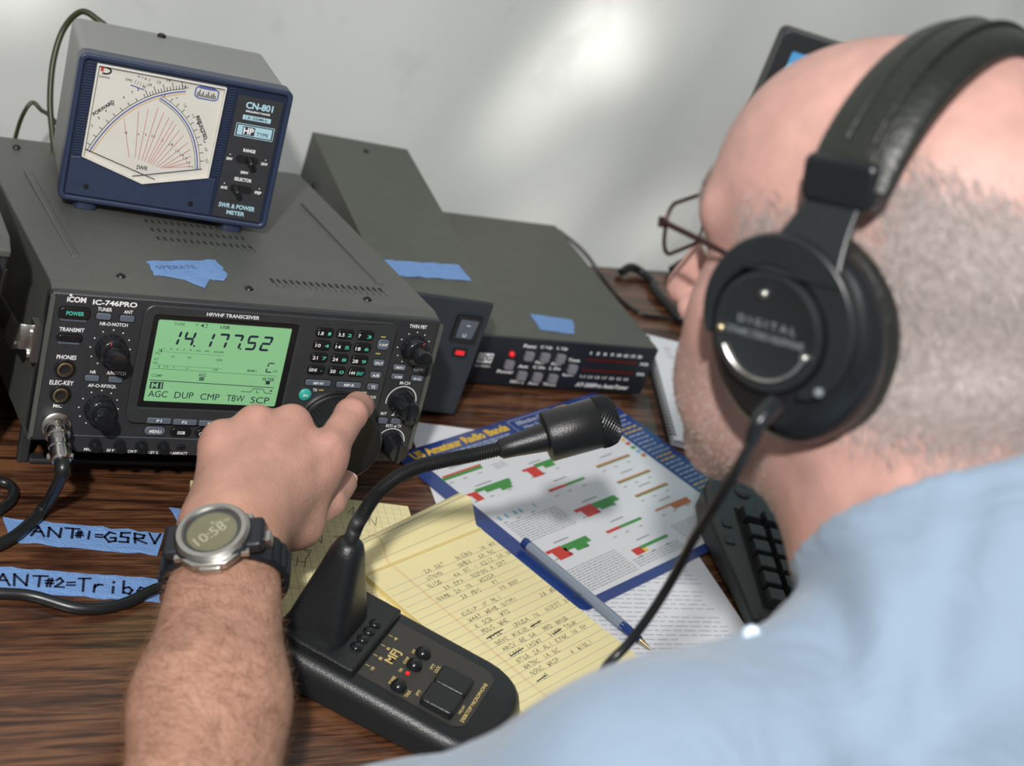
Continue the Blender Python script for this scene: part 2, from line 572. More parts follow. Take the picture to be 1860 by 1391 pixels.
# single-stroke hand lettering
STROKES = {
    'A': [[(0, 0), (.5, 1), (1, 0)], [(.2, .4), (.8, .4)]], 'B': [[(0, 0), (0, 1), (.8, .85), (.1, .5), (.9, .25), (0, 0)]],
    'C': [[(1, .85), (.5, 1), (0, .5), (.4, 0), (1, .1)]], 'D': [[(0, 0), (0, 1), (.9, .6), (.7, .1), (0, 0)]],
    'E': [[(1, 1), (0, 1), (0, 0), (1, 0)], [(0, .5), (.8, .5)]], 'F': [[(1, 1), (0, 1), (0, 0)], [(0, .5), (.8, .5)]],
    'G': [[(.95, .85), (.5, 1), (0, .5), (.4, 0), (1, .1), (1, .45), (.55, .45)]], 'H': [[(0, 0), (0, 1)], [(1, 0), (1, 1)], [(0, .5), (1, .5)]],
    'I': [[(.5, 0), (.5, 1)]], 'J': [[(.8, 1), (.8, .2), (.4, 0), (0, .2)]], 'K': [[(0, 0), (0, 1)], [(.9, 1), (0, .45), (1, 0)]],
    'L': [[(0, 1), (0, 0), (.9, 0)]], 'M': [[(0, 0), (.1, 1), (.5, .4), (.9, 1), (1, 0)]], 'N': [[(0, 0), (0, 1), (.9, 0), (.95, 1)]],
    'O': [[(.5, 1), (0, .5), (.5, 0), (1, .5), (.5, 1)]], 'P': [[(0, 0), (0, 1), (.9, .8), (.7, .5), (0, .45)]],
    'Q': [[(.5, 1), (0, .5), (.5, 0), (1, .5), (.5, 1)], [(.6, .3), (1, 0)]], 'R': [[(0, 0), (0, 1), (.9, .8), (.7, .5), (0, .45), (1, 0)]],
    'S': [[(.95, .9), (.3, 1), (.1, .7), (.9, .35), (.6, 0), (0, .1)]], 'T': [[(0, 1), (1.05, 1)], [(.5, 1), (.5, 0)]],
    'U': [[(0, 1), (.1, .1), (.6, 0), (.95, .3), (1, 1)]], 'V': [[(0, 1), (.45, 0), (1, 1)]], 'W': [[(0, 1), (.25, 0), (.5, .7), (.75, 0), (1, 1)]],
    'X': [[(0, 0), (1, 1)], [(0, 1), (1, 0)]], 'Y': [[(0, 1), (.5, .5), (1, 1)], [(.5, .5), (.4, 0)]], 'Z': [[(0, 1), (1, 1), (0, 0), (1, 0)]],
    '0': [[(.5, 1), (.1, .5), (.5, 0), (.9, .5), (.5, 1)]], '1': [[(.5, 0), (.55, 1)]], '2': [[(.05, .8), (.5, 1), (.85, .7), (0, .05), (1, .05)]],
    '3': [[(.1, .9), (.8, .9), (.4, .55), (.9, .3), (.5, 0), (.05, .1)]], '4': [[(.7, 0), (.7, 1), (0, .35), (1, .35)]],
    '5': [[(.95, 1), (.2, 1), (.1, .6), (.8, .5), (.7, .05), (0, .05)]], '6': [[(.8, 1), (.15, .5), (.3, 0), (.9, .2), (.6, .5), (.2, .35)]],
    '7': [[(0, 1), (.95, 1), (.35, 0)]], '8': [[(.5, .5), (.15, .8), (.5, 1), (.85, .8), (.1, .2), (.5, 0), (.9, .2), (.5, .5)]],
    '9': [[(.85, .7), (.4, .5), (.15, .8), (.6, 1), (.85, .7), (.6, 0)]], '=': [[(.1, .62), (.95, .66)], [(.1, .3), (.95, .34)]],
    '#': [[(.3, .1), (.45, .9)], [(.65, .1), (.8, .9)], [(.1, .35), (1, .4)], [(.15, .65), (1, .7)]], '-': [[(.1, .5), (.9, .5)]], '.': [[(.4, 0), (.5, .08)]],
    'r': [[(.1, 0), (.15, .6)], [(.15, .4), (.5, .62), (.8, .55)]], 'i': [[(.5, 0), (.5, .5)], [(.5, .8), (.52, .88)]],
    'b': [[(.1, 1), (.1, .05)], [(.1, .45), (.6, .55), (.9, .3), (.6, 0), (.1, .08)]], 'a': [[(.8, .5), (.3, .55), (.05, .25), (.4, 0), (.8, .2)], [(.85, .55), (.85, .1), (1, 0)]],
    'n': [[(.1, 0), (.12, .55)], [(.12, .35), (.5, .58), (.8, .4), (.85, 0)]], 'd': [[(.8, .5), (.3, .5), (.1, .2), (.4, 0), (.8, .2)], [(.85, 1), (.85, 0)]],
}


def write(mb, s, x, y, w, h, put, pen=0.0004, m=None, slant=0.2, jit=0.06, gap=0.35, rise=0.0, space=1.1):
    """hand lettering: cursor starts at x, y; w is one letter's width"""
    for ch in s:
        for st in STROKES.get(ch, []):
            pts = [(x + (a + random.uniform(-jit, jit)) * w + slant * b * h, y + (b + random.uniform(-jit, jit)) * h) for a, b in st]
            for (a0, b0), (a1, b1) in zip(pts, pts[1:]):
                dx, dy = a1 - a0, b1 - b0
                l = math.hypot(dx, dy) or 1e-9
                ex, ey = dx / l * pen * .5, dy / l * pen * .5
                nx, ny = -ey, ex
                mb.add([put(a0 - ex + nx, b0 - ey + ny), put(a0 - ex - nx, b0 - ey - ny), put(a1 + ex - nx, b1 + ey - ny), put(a1 + ex + nx, b1 + ey + ny)], [(0, 1, 2, 3)], m)
        x += w * (1 + gap) if ch != ' ' else w * space
        y += rise * w * (1 + gap)


def polyline(mb, pts, wd, put, m=None):
    for (a0, b0), (a1, b1) in zip(pts, pts[1:]):
        dx, dy = a1 - a0, b1 - b0
        l = math.hypot(dx, dy) or 1e-9
        nx, ny = -dy / l * wd * .5, dx / l * wd * .5
        mb.add([put(a0 + nx, b0 + ny), put(a0 - nx, b0 - ny), put(a1 - nx, b1 - ny), put(a1 + nx, b1 + ny)], [(0, 1, 2, 3)], m)


def rect(mb, x0, x1, z0, z1, put, m=None):
    mb.add([put(x0, z0), put(x1, z0), put(x1, z1), put(x0, z1)], [(0, 1, 2, 3)], m)


# ---------------------------------------------------------------- the room
o = struct(ob('floor', MB().box(-3, 4, -4, 1.2, -0.80, -0.75), 'floor'))
WB = Matrix.Translation((0, 0.44, 0)) @ Rz(math.atan(0.0613))


def wallfn(u, v):
    x, z = -2.5 + 5.5 * u, -0.75 + 2.6 * v
    return WB @ Vector((x, 0.010 * math.sin(x * 9 + 0.6 * math.sin(z * 3)) + 0.006 * math.sin(x * 23 + 1.3), z))


o = struct(ob('wall_back', MB().sheet(wallfn, 220, 12), 'wall', smooth=60))

tbl = thing('table', 'long folding table with brown wood-grain laminate top under the radio equipment', 'table', T(0.3, 0, -0.75))
TB = Rz(math.atan(0.0613))
mb = MB()
pts = []
for x, y in ((-1.0, -0.44), (1.5, -0.44)):
    pts.append((x - 0.3, y))
for x in (1.5, -1.0):
    pts.append((x - 0.3, 0.4068 + 0.0613 * x))
ob('tabletop', MB().prism(pts, 0.718, 0.75, 'z'), 'wood', tbl)
mb = MB()
mb.prism([(pts[0][0] - .004, pts[0][1] - .004), (pts[1][0] + .004, pts[1][1] - .004), pts[1], pts[0]], 0.716, 0.7496, 'z')
mb.prism([pts[3], pts[2], (pts[2][0] + .004, pts[2][1] + .004), (pts[3][0] - .004, pts[3][1] + .004)], 0.716, 0.7496, 'z')
ob('edge_band', mb, 'edge', tbl)
for x in (-1.15, 1.05):
    for y in (-0.34, 0.26):
        ob('leg', MB().tube([(x, y, 0), (x, y, 0.716)], 0.014, 12, smooth=0), 'steel', tbl, smooth=40)
# ---------------------------------------------------------------- the transceiver
RW, RH, RD, TILT = 0.287, 0.1183, 0.330, 0.1415
RAD = T(0, 0, 0.0475) @ Rx(-TILT)
radio = thing('transceiver', 'dark grey radio transceiver with glowing green display and large tuning dial', 'radio', RAD)
mm = 0.001


def on_face(y):
    return lambda a, b: (a * mm, y, b * mm)


# cover: side profile swept across the width
prof = [(0.006, 0.006), (RD, 0.0), (RD, RH + .001), (0.016, RH + .0025), (0.004, RH - .0005)]
ob('case', MB().prism(prof, 0.0015, RW - 0.0015, 'x'), 'case', radio, smooth=30, bevel=0.0012)
for cx in (0.028, RW - 0.028):        # pressed ribs along the cover
    ob('cover_rib', MB().box(cx - .003, cx + .003, 0.06, 0.24, RH + .001, RH + .0034), 'case', radio, bevel=0.0018, seg=3)
out = [(4, 9), (26, 9), (30, 3), (35, .5), (277, .5), (283, 3), (286.5, 9)] + [(287, 20), (287, 115), (285, 118.3), (2, 118.3), (0, 115), (0, 14)]
ob('front_panel', MB().prism([(a * mm, b * mm) for a, b in out], 0.0, 0.012), 'panel', radio, smooth=30, bevel=0.0016)
ob('panel_seam', MB().box(.028, .19, -.0004, .001, .0138, .0143).box(.236, .284, -.0004, .001, .0138, .0143), 'btn', radio)
for x0, x1 in ((0.0, .003), (.284, .287)):
    ob('side_strip', MB().prism(rr(x0, x1, .012, .116, .0014), -.0012, .004), 'case', radio, smooth=40)
# display bezel, screen
o1 = [(a * mm, b * mm) for a, b in rr(62.5, 250, 26.5, 115, 7, 6)]
i1 = [(a * mm, b * mm) for a, b in rr(69.5, 174, 38.5, 108.2, 2.5, 6)]
bez = ob('display_bezel', MB().ring(o1, i1, -.0030, .001), 'bezel', radio, smooth=30, bevel=0.0009)
o2 = [(a * mm, b * mm) for a, b in rr(69.6, 173.9, 38.6, 108.1, 2.5, 6)]
i2 = [(a * mm, b * mm) for a, b in rr(73.2, 169.6, 42.8, 104.6, 1.5, 6)]
ob('display_surround', MB().ring(o2, i2, -.0014, .001), 'black', radio, smooth=30)
disp = ob('display', MB().prism([(a * mm, b * mm) for a, b in rr(73, 169.8, 42.6, 104.8, 1.5, 6)], -.0006, .001), 'lcd', radio)
disp['label'] = 'green backlit frequency display'

LCDTXT = [('USB', 120.7, 101.7, 6.6, 2.4), ('TUNE', 88.3, 101.7, 7.8, 2.0), ('Y', 100.6, 102.0, 1.8, 2.1), ('MEMO', 146.9, 69.9, 7.0, 1.9), ('CH', 164.0, 70.4, 3.4, 2.0), ('AGC', 111.6, 64.6, 5.7, 2.3), ('COMP', 79.6, 62.4, 7.8, 2.1), ('FILTER', 160.5, 63.8, 8.8, 2.6), ('AGC', 82.8, 48.4, 13.4, 4.8), ('DUP', 101.4, 48.3, 13.5, 4.8), ('CMP', 120.2, 48.0, 13.9, 4.9), ('TBW', 139.1, 47.8, 13.2, 4.9), ('SCP', 157.5, 47.2, 13.9, 5.0), ('S', 77.8, 81.7, 1.1, 1.7), ('1 . 3 . 5 . 7 . 9 . 20 . 40 . 60dB', 102.2, 82.8, 42.4, 1.5), ('Po', 77.4, 79.1, 3.2, 1.7), ('10', 88.1, 77.3, 2.3, 1.7), ('50', 99.9, 77.2, 2.5, 1.7), ('100%', 121.3, 76.7, 5.1, 1.7), ('ALC', 77.0, 74.8, 3.5, 1.7), ('SWR', 76.7, 71.8, 3.5, 1.7), ('1', 79.9, 69.2, .8, 1.5), ('1.5', 84.9, 69.2, 2.7, 1.5), ('2', 90.3, 69.2, 1.1, 1.5), ('3', 99.7, 69.0, 1.1, 1.5), ('COMP', 119.9, 69.1, 3.8, 1.5)]
mb = MB()
pf = on_face(-.00068)
BIG = {'AGC', 'DUP', 'CMP', 'TBW', 'SCP'}
for s, x, z, w, h in LCDTXT:
    text(mb, s, x, z, w, h, pf, m=0 if h > 2.25 else 1, bold=0.0 if h > 4 else .01)
rect(mb, 76, 85.2, 52.4, 57.5, pf, 0)
text(mb, 'M1', 80.7, 54.9, 7.2, 4.0, on_face(-.00075), m=2, bold=.02)
polyline(mb, [(75.2, 67.7), (165.6, 66.8)], .28, pf, 1)
polyline(mb, [(75, 58.8), (165.8, 57.6)], .5, pf, 0)
polyline(mb, [(77, 80.6), (124, 80.2)], .2, pf, 1)
polyline(mb, [(77, 70.4), (124, 70.2)], .2, pf, 1)
rect(mb, 109.8, 113.4, 60.2, 63.0, pf, 1)
rect(mb, 159, 162, 60.0, 62.6, pf, 0)
rect(mb, 78.9, 79.7, 80.2, 82.4, pf, 0)
polyline(mb, [(142, 53.6), (149, 53.3), (151, 56.2), (158, 56.0), (160, 53.0), (165, 52.9)], .42, pf, 0)
polyline(mb, [(153.5, 55.2), (153.5, 53.2), (155.5, 53.1)], .4, pf, 0)
rect(mb, 163.6, 165, 54.4, 55.6, pf, 0)
mb.add([pf(103.2, 101.7), pf(105.4, 100.4), pf(105.4, 103.0)], [(0, 1, 2)], 0)
polyline(mb, [(106.2, 100.4), (107.8, 100.4), (107.8, 103), (106.2, 103)], .35, pf, 0)
# seven-segment digits, slanted
SEG = {'0': 'abcdef', '1': 'bc', '2': 'abged', '3': 'abgcd', '4': 'fgbc', '5': 'afgcd', '7': 'abc', 'C': 'afed'}


def seven(mb, ch, x, z, w, h, t):
    sl = 0.17

    def pt(a, b):
        return pf(x + a + sl * b, z + b)
    L = {'a': (0, w, h, h), 'd': (0, w, 0, 0), 'g': (0, w, h / 2, h / 2)}
    for sg in SEG[ch]:
        if sg in 'adg':
            b = {'a': h - t / 2, 'd': t / 2, 'g': h / 2}[sg]
            g = .35
            mb.add([pt(g, b), pt(g + t / 2, b - t / 2), pt(w - g - t / 2, b - t / 2), pt(w - g, b), pt(w - g - t / 2, b + t / 2), pt(g + t / 2, b + t / 2)], [(0, 1, 2, 3, 4, 5)], 0)
        else:
            a = {'b': w - t / 2, 'c': w - t / 2, 'e': t / 2, 'f': t / 2}[sg]
            b0, b1 = (h / 2, h) if sg in 'bf' else (0, h / 2)
            g = .5
            mb.add([pt(a, b0 + g), pt(a + t / 2, b0 + g + t / 2), pt(a + t / 2, b1 - g - t / 2), pt(a, b1 - g), pt(a - t / 2, b1 - g - t / 2), pt(a - t / 2, b0 + g + t / 2)], [(0, 1, 2, 3, 4, 5)], 0)


for ch, x in (('1', 82.2), ('4', 92.3), ('1', 105.6), ('7', 116.2), ('7', 126.4), ('5', 137.5), ('2', 148.2)):
    seven(mb, ch, x, 85.6, 7.6, 11.4, 1.7)
seven(mb, 'C', 156.6, 69.2, 5.0, 7.8, .85)
for x in (100.9, 134.2):
    rect(mb, x, x + 1.2, 85.5, 86.8, pf, 0)
ob('lcd_markings', mb, ['lcdink', 'lcdink2', 'lcd'], disp)

# printed lettering of the panel
RTXT = [('iCOM', 17.0, 113.6, 12.4, 4.0), ('IC-746PRO', 42.6, 112.9, 29.6, 3.8), ('POWER', 17.2, 104.3, 11.6, 2.9, 'g'), ('TUNER', 36.5, 108.1, 9.5, 2.7), ('ANT', 52.3, 107.5, 6.0, 2.5), ('NR-O-NOTCH', 44.1, 97.9, 18.7, 2.5), ('TRANSMIT', 17.2, 92.0, 16.4, 2.9), ('PHONES', 16.8, 71.9, 13.0, 3.2), ('ELEC-KEY', 16.4, 53.1, 15.9, 3.3), ('NR', 36.0, 62.2, 4.0, 2.3), ('A/NOTCH', 51.7, 62.2, 13.0, 2.7), ('AF-O-RF/SQL', 43.8, 52.0, 19.4, 2.9), ('MIC', 16.3, 35.9, 5.9, 2.8), ('F1', 86.2, 29.5, 3.5, 2.0), ('F2', 104.4, 29.1, 3.6, 2.0), ('F3', 123.2, 28.7, 3.7, 2.0), ('MENU', 85.9, 19.8, 8.4, 2.5), ('SSB', 104.5, 19.5, 5.7, 2.5), ('CW/RTTY', 122.5, 19.2, 10.0, 2.5), ('MIC', 41.4, 3.6, 4.6, 2.2), ('RF P', 57.5, 3.2, 5.0, 2.2), ('CW P', 72.7, 2.9, 6.3, 2.2), ('KEY S.', 87.9, 2.5, 7.5, 2.2), ('P.AMP/ATT', 106.2, 2.4, 12.9, 2.2), ('NB', 122.1, 2.4, 4.7, 2.2), ('HF/VHF TRANSCEIVER', 124.0, 111.4, 37.9, 2.7), ('TWIN PBT', 267.1, 112.7, 14.3, 3.0), ('1.8', 190.4, 103.8, 4.1, 2.7), ('1', 197.0, 103.8, 2.2, 2.5, 'g'), ('3.5', 206.2, 103.7, 4.9, 2.7), ('2', 212.7, 103.6, 3.4, 2.5, 'g'), ('7', 220.3, 103.7, 2.2, 2.7), ('3', 228.2, 103.5, 3.4, 2.6, 'g'), ('10', 190.3, 94.3, 3.9, 2.7), ('4', 197.1, 94.3, 3.3, 2.5, 'g'), ('14', 205.9, 94.2, 4.0, 2.7), ('5', 212.8, 94.0, 3.4, 2.6, 'g'), ('18', 221.6, 93.7, 4.0, 2.8), ('6', 228.4, 93.7, 3.4, 2.6, 'g'), ('21', 190.3, 84.6, 3.9, 2.7), ('7', 197.3, 84.5, 3.3, 2.6, 'g'), ('24', 205.9, 84.3, 4.2, 2.8), ('8', 212.8, 84.2, 3.6, 2.6, 'g'), ('28', 221.7, 83.8, 4.4, 2.8), ('9', 228.6, 83.7, 3.6, 2.6, 'g'), ('GENE', 190.7, 75.0, 6.3, 2.4), ('.', 197.2, 74.6, .9, .9, 'g'), ('50', 206.3, 74.7, 4.2, 2.8), ('0', 213.1, 74.4, 3.6, 2.6, 'g'), ('144', 221.6, 74.4, 4.4, 2.7), ('ENT', 227.9, 74.1, 5.3, 2.7, 'g'), ('MP-W', 197.5, 64.5, 7.9, 2.2), ('MP-R', 221.7, 64.3, 8.1, 2.2), ('F-INP', 241.0, 98.0, 6.6, 2.0), ('SPLIT', 241.0, 83.2, 6.6, 2.2), ('A/B', 240.8, 73.3, 5.5, 2.4), ('TS', 241.0, 63.9, 3.3, 2.4), ('TX', 196.5, 58.7, 3.4, 2.2), ('RX', 235.8, 58.1, 3.7, 2.4), ('LOCK', 242.8, 55.2, 6.6, 2.2), ('PBTC', 260.1, 79.4, 6.6, 2.0), ('BW', 276.8, 78.8, 5.0, 2.0), ('V/M', 260.4, 71.8, 6.0, 2.0), ('M-CL', 276.7, 71.2, 6.4, 2.0), ('M-CH', 268.1, 66.6, 8.4, 2.7), ('RIT', 257.1, 40.7, 4.8, 2.3), ('TX', 269.2, 40.5, 3.6, 2.3), ('RIT/', 264.4, 30.7, 6.0, 2.5), ('TX', 272.6, 30.7, 3.4, 2.5), ('SPC', 189.4, 54.8, 4.3, 2.0)]
# every control's height above the panel, for the lettering that sits on it
BZ = -.0030
keys = [(193.6 + 15.9 * c, 104.0 - 9.75 * r, 12.6, 6.6) for r in range(4) for c in range(3)]
small = [(36.3, 103.3, 9.8, 4.6), (52.1, 102.9, 9.8, 4.6), (35.8, 57.8, 9.6, 4.4), (51.7, 57.6, 9.6, 4.4)]
bezbtn = [(197.4, 64.6, 19.5, 4.6), (221.6, 64.2, 19.5, 4.6), (241, 98.0, 9.2, 8.2), (241, 83.2, 9.0, 5.4), (241, 73.3, 9.0, 5.2), (241, 63.8, 9.0, 5.2)]
rightb = [(260.1, 79.4, 10.4, 4.6), (276.6, 78.8, 9.6, 4.4), (260.2, 71.8, 10.0, 4.6), (276.7, 71.3, 10.0, 4.6), (257.3, 35.0, 8.2, 5.0), (268.4, 35.0, 8.2, 4.8), (279.5, 34.6, 8.2, 4.6)]
fkeys = [(86.4 + 18.6 * i, 29.2 - .3 * i, 16.8, 4.2) for i in range(5)]
ovals = [(85.7, 20.0, 14.6, 6.4), (104.4, 19.7, 14.6, 6.4), (123.0, 19.3, 15.2, 6.4), (141.6, 19.0, 14.6, 6.4), (160.2, 18.7, 14.6, 6.4)]


def button(name, x, z, w, h, y0, y1, m, r=None, well=0.7):
    r = min(w, h) * .3 if r is None else r
    b = ob(name, MB().prism([(a * mm, c * mm) for a, c in rr(x - w / 2, x + w / 2, z - h / 2, z + h / 2, r, 4)], y1, .002), m, radio, smooth=35, bevel=0.0005)
    if well:
        ob('button_well', MB().prism([(a * mm, c * mm) for a, c in rr(x - w / 2 - well, x + w / 2 + well, z - h / 2 - well, z + h / 2 + well, r + well, 4)], y0 - .00012, .001), 'hole', b)
    return b


for x, z, w, h in keys:
    button('keypad_key', x, z, w, h, BZ, BZ - .0013, 'black', 2.2)
for x, z, w, h in bezbtn:
    button('push_button', x, z, w, h, BZ, BZ - .0011, 'btn')
for x, z, w, h in small + rightb:
    button('push_button', x, z, w, h, 0, -.0013, 'btn')
for x, z, w, h in fkeys:
    button('function_key', x, z, w, h, 0, -.0042, 'btn', .8, .4)
for i, (x, z, w, h) in enumerate(ovals):
    button('mode_button', x, z, w, h, 0, -.0016, 'btn' if i == 0 else 'black', 3.0)
button('power_button', 17.0, 104.0, 20.0, 8.2, 0, -.0016, 'black', 3.0, .9)
ob('button_light_guide', MB().prism([(a * mm, c * mm) for a, c in rr(8.5, 25.5, 98.4, 100.0, .7, 3)], -.0006, .001), 'btn', radio)
button('transmit_button', 16.6, 86.2, 16.0, 5.0, 0, -.0018, 'black', 2.2, .9)
ob('button_light_guide', MB().prism([(a * mm, c * mm) for a, c in rr(9.5, 23.5, 81.8, 83.4, .7, 3)], -.0006, .001), 'btn', radio)
o = ob('spotting_button', MB().lathe([(.0047, 0), (.0047, .0042), (.0038, .0050), (0.0005, .0052)], (.1894, 0, .0548), (0, -1, 0), 20), 'btng', radio, smooth=40)
o['label'] = 'round teal button'

mb = MB()
for it in RTXT:
    s, x, z, w, h = it[:5]
    y = -.0005
    for L, q in ((keys, BZ - .0014), (bezbtn, BZ - .0012), (rightb, -.0014), (small, -.0014), (fkeys, -.0043), (ovals, -.0017)):
        for a, b, c, d in L:
            if abs(x - a) < c / 2 and abs(z - b) < d / 2:
                y = q
    if s == 'POWER':
        y = -.0017
    if y == -.0005 and 63 < x < 249 and z > 40:
        y = BZ - .0001
    if s == 'SPC':
        y = -.0053
    if y == -.0005:
        y = -.0001
    text(mb, s, x, z, w, h, on_face(y), m=1 if len(it) > 5 else 0, bold=.03 if h > 3.4 else .018)
# i-dot of the maker's mark, delta marks, arcs round the lower right knobs
mb.lathe([(.0009, 0), (.0009, .0001)], (.0128, 0, .1165), (0, -1, 0), 12, 0)
for x, z, y in ((264.6, 40.4, -.0001), (268.9, 30.7, -.0001)):
    mb.add([on_face(y)(x - 1.2, z - 1.1), on_face(y)(x + 1.2, z - 1.1), on_face(y)(x + .9, z + 1.1)], [(0, 1, 2)], 0)
for cx, cz, R in ((268.6, 51.6, 12.2), (268.2, 16.8, 11.6)):
    polyline(mb, [(cx + R * math.cos(math.radians(a)), cz + R * math.sin(math.radians(a))) for a in range(-8, 196, 8)], .7, on_face(-.0001), 0)
for cx, cz, R in ((44.6, 80.4, 13.4), (44.0, 35.4, 13.4), (267.6, 95.2, 13.0)):
    for k in range(11):
        a = math.radians(-60 + 30 * k)
        x, z = cx + R * math.cos(a), cz + R * math.sin(a)
        rect(mb, x - .45, x + .45, z - .45, z + .45, on_face(-.0001), 0)
for x, z in ((201.5, 58.8), (229.8, 58.6), (242.8, 51.8), (240, 103.8), (239, 90.4)):
    rect(mb, x - 2.2, x + 1.6, z - .5, z + .5, on_face(BZ - .0001), 2)
ob('panel_lettering', mb, ['white', 'greenp', 'yellowp'], radio)['kind'] = 'stuff'

# knobs
for cx, cz in ((44.6, 80.4), (44.0, 35.4), (267.6, 95.2)):
    k = ob('control_knob', MB().lathe([(.0105, 0), (.0105, .0015), (.0098, .0095), (.0088, .0105), (.003, .0106)], (cx * mm, 0, cz * mm), (0, -1, 0), 48, rib=1, ribd=.05), 'knob', radio, smooth=50)
    ob('inner_knob', MB().lathe([(.0068, .010), (.0066, .0205), (.0060, .0222), (.002, .0226)], (cx * mm, 0, cz * mm), (0, -1, 0), 28), 'knob', k, smooth=40)
    if cz != 35.4:
        mb = MB()
        a = math.radians(112 if cx < 100 else 75)
        polyline(mb, [(cx + 7.2 * math.cos(a), cz + 7.2 * math.sin(a)), (cx + 9.6 * math.cos(a), cz + 9.6 * math.sin(a))], .8, on_face(-.0107), 0)
        ob('knob_pointer', mb, 'redp', k)
for cx, cz in ((268.6, 51.6), (268.2, 16.8)):
    k = ob('control_knob', MB().lathe([(.0102, 0), (.0102, .002), (.0092, .004), (.0078, .017), (.0070, .0188), (.002, .019)], (cx * mm, 0, cz * mm), (0, -1, 0), 32), 'knob', radio, smooth=40)
    ob('grip_ridge', MB().prism([(a * mm, c * mm) for a, c in rr(cx - 1.8, cx + 1.8, cz - 7.6, cz + 7.6, .9, 3)], -.0204, -.004), 'knob', k, smooth=40, bevel=.0006)
for cx in (46, 63, 78.5, 94):
    k = ob('trim_knob', MB().lathe([(.0034, 0), (.0034, .006), (.0028, .0072), (.001, .0074)], (cx * mm, 0, .0072), (0, -1, 0), 16), 'knob', radio, smooth=40)
    ob('trim_knob_recess', MB().lathe([(.0047, 0), (.0047, .0003)], (cx * mm, 0, .0076), (0, -1, 0), 20), 'hole', k)
for cx in (107, 122.6, 138, 154):
    button('trim_button', cx, 7.2, 6.0, 3.0, 0, -.0008, 'black', 1.2, .8)
# tuning dial
dial = ob('tuning_dial', MB().lathe([(.0300, 0), (.0300, .003), (.0284, .004), (.0284, .0068), (.0272, .008), (.0268, .0095)], (.217, 0, .029), (0, -1, 0), 72), 'black', radio, smooth=35)
ob('dial_grip', MB().lathe([(.0266, .0085), (.0266, .030)], (.217, 0, .029), (0, -1, 0), 120, rib=1, ribd=.022), 'rubber', dial, smooth=25)
ob('dial_cap', MB().lathe([(.0272, .0295), (.0278, .031), (.0274, .0335), (.0258, .0350), (.0225, .0345), (.002, .0342)], (.217, 0, .029), (0, -1, 0), 72), 'black', dial, smooth=40)
# jacks
for cz, nm in ((63.6, 'phones_jack'), (44.6, 'key_jack')):
    j = ob(nm, MB().lathe([(.0072, 0), (.0072, .0012), (.0062, .0016), (.0062, .0004)], (.0167, 0, cz * mm), (0, -1, 0), 28), 'black', radio, smooth=35)
    ob('jack_ring', MB().lathe([(.0052, .0004), (.0052, .0022), (.0044, .0026), (.0034, .0024), (.0033, .0008)], (.0167, 0, cz * mm), (0, -1, 0), 28), 'gold', j, smooth=40)
    ob('jack_hole', MB().lathe([(.0033, .0005), (.0033, .0010)], (.0167, 0, cz * mm), (0, -1, 0), 20), 'hole', j)
ob('microphone_socket', MB().lathe([(.0098, 0), (.0098, .004), (.0085, .005), (.002, .005)], (.0167, 0, .0225), (0, -1, 0), 32), 'silver', radio, smooth=40)
# cover screws, slots, feet, stand, handle
for x, y in ((.0521, .0302), (.1428, .0268), (.2341, .0255), (.030, .300)):
    s = ob('cover_screw', MB().lathe([(.0034, 0), (.0032, .0010), (.0020, .0020), (.0006, .0022)], (x, y, RH + .0022), (0, 0, 1), 16), 'black', radio, smooth=40)
    ob('screw_recess', MB().box(x - .0016, x + .0016, y - .0003, y + .0003, RH + .0040, RH + .0045).box(x - .0003, x + .0003, y - .0016, y + .0016, RH + .0040, RH + .0045), 'hole', s)
slot = None


def vent(x, y, l, sk):
    global slot
    if slot is None:
        slot = ob('vent_slot', MB().add([(-.0008, -.5, .0), (.0008, -.5, .0), (.0008, .5, .0), (-.0008, .5, .0), (-.0008, -.5, .0004), (.0008, -.5, .0004), (.0008, .5, .0004), (-.0008, .5, .0004)],
                                         [(4, 5, 6, 7), (0, 1, 5, 4), (1, 2, 6, 5), (2, 3, 7, 6), (3, 0, 4, 7)]), 'hole', radio)
        o = slot
    else:
        o = slot.copy()
        COL.objects.link(o)
    o.parent = radio
    o.location = (x, y, RH + .0021 - .0015 * (y - .016) / (RD - .016))
    o.scale = (1, l, 1)
    e = rib.copy()
    COL.objects.link(e)
    e.parent = radio
    e.location = o.location + Vector((.0012, 0, 0))
    e.scale = (1, l, 1)


rib = ob('vent_lip', MB().add([(0, -.5, 0), (.0010, -.5, 0), (.0010, .5, 0), (0, .5, 0), (0, -.5, .0009), (0, .5, .0009)], [(0, 1, 4), (1, 2, 5, 4), (2, 3, 5), (3, 0, 4, 5)]), 'silver', radio)
rib.location = (.1666 + .0012, .044, RH + .0021)
rib.scale = (1, .0155, 1)
for i in range(18):
    vent(.1666 + .0051 * i, .044, .0155, 0)
for r in range(3):
    for i in range(15):
        vent(.100 + .0051 * i, .112 + .0185 * r, .015, 0)
for x in (.03, RW - .03):
    for y in (.05, .295):
        hgt = .011 if y > .1 else .008
        ob('foot', MB().lathe([(.008, .001), (.009, -hgt + (0.006 if y > .2 else 0))], (x, y, .004), (0, 0, 1), 20), 'rubber', radio, smooth=40)
st = MB()
st.box(.010, .018, .058, .064, -.0390, .010)
st.box(RW - .018, RW - .010, .058, .064, -.0390, .010)
st.box(.018, RW - .018, .056, .066, -.0390, -.0345)
ob('tilt_stand', st, 'panel', radio, bevel=.0015)
hd = MB()
hd.tube([(-.001, .015, .078), (-.012, .016, .078), (-.0155, .024, .078), (-.0155, .12, .072), (-.012, .128, .072), (-.001, .129, .072)], (lambda t: (.009, .0011)), 12, smooth=4, flat=(0, 0, 1))
hd.box(-.0045, 0, .010, .021, .062, .090)
h = ob('carry_handle', hd, 'silver', radio, smooth=40)
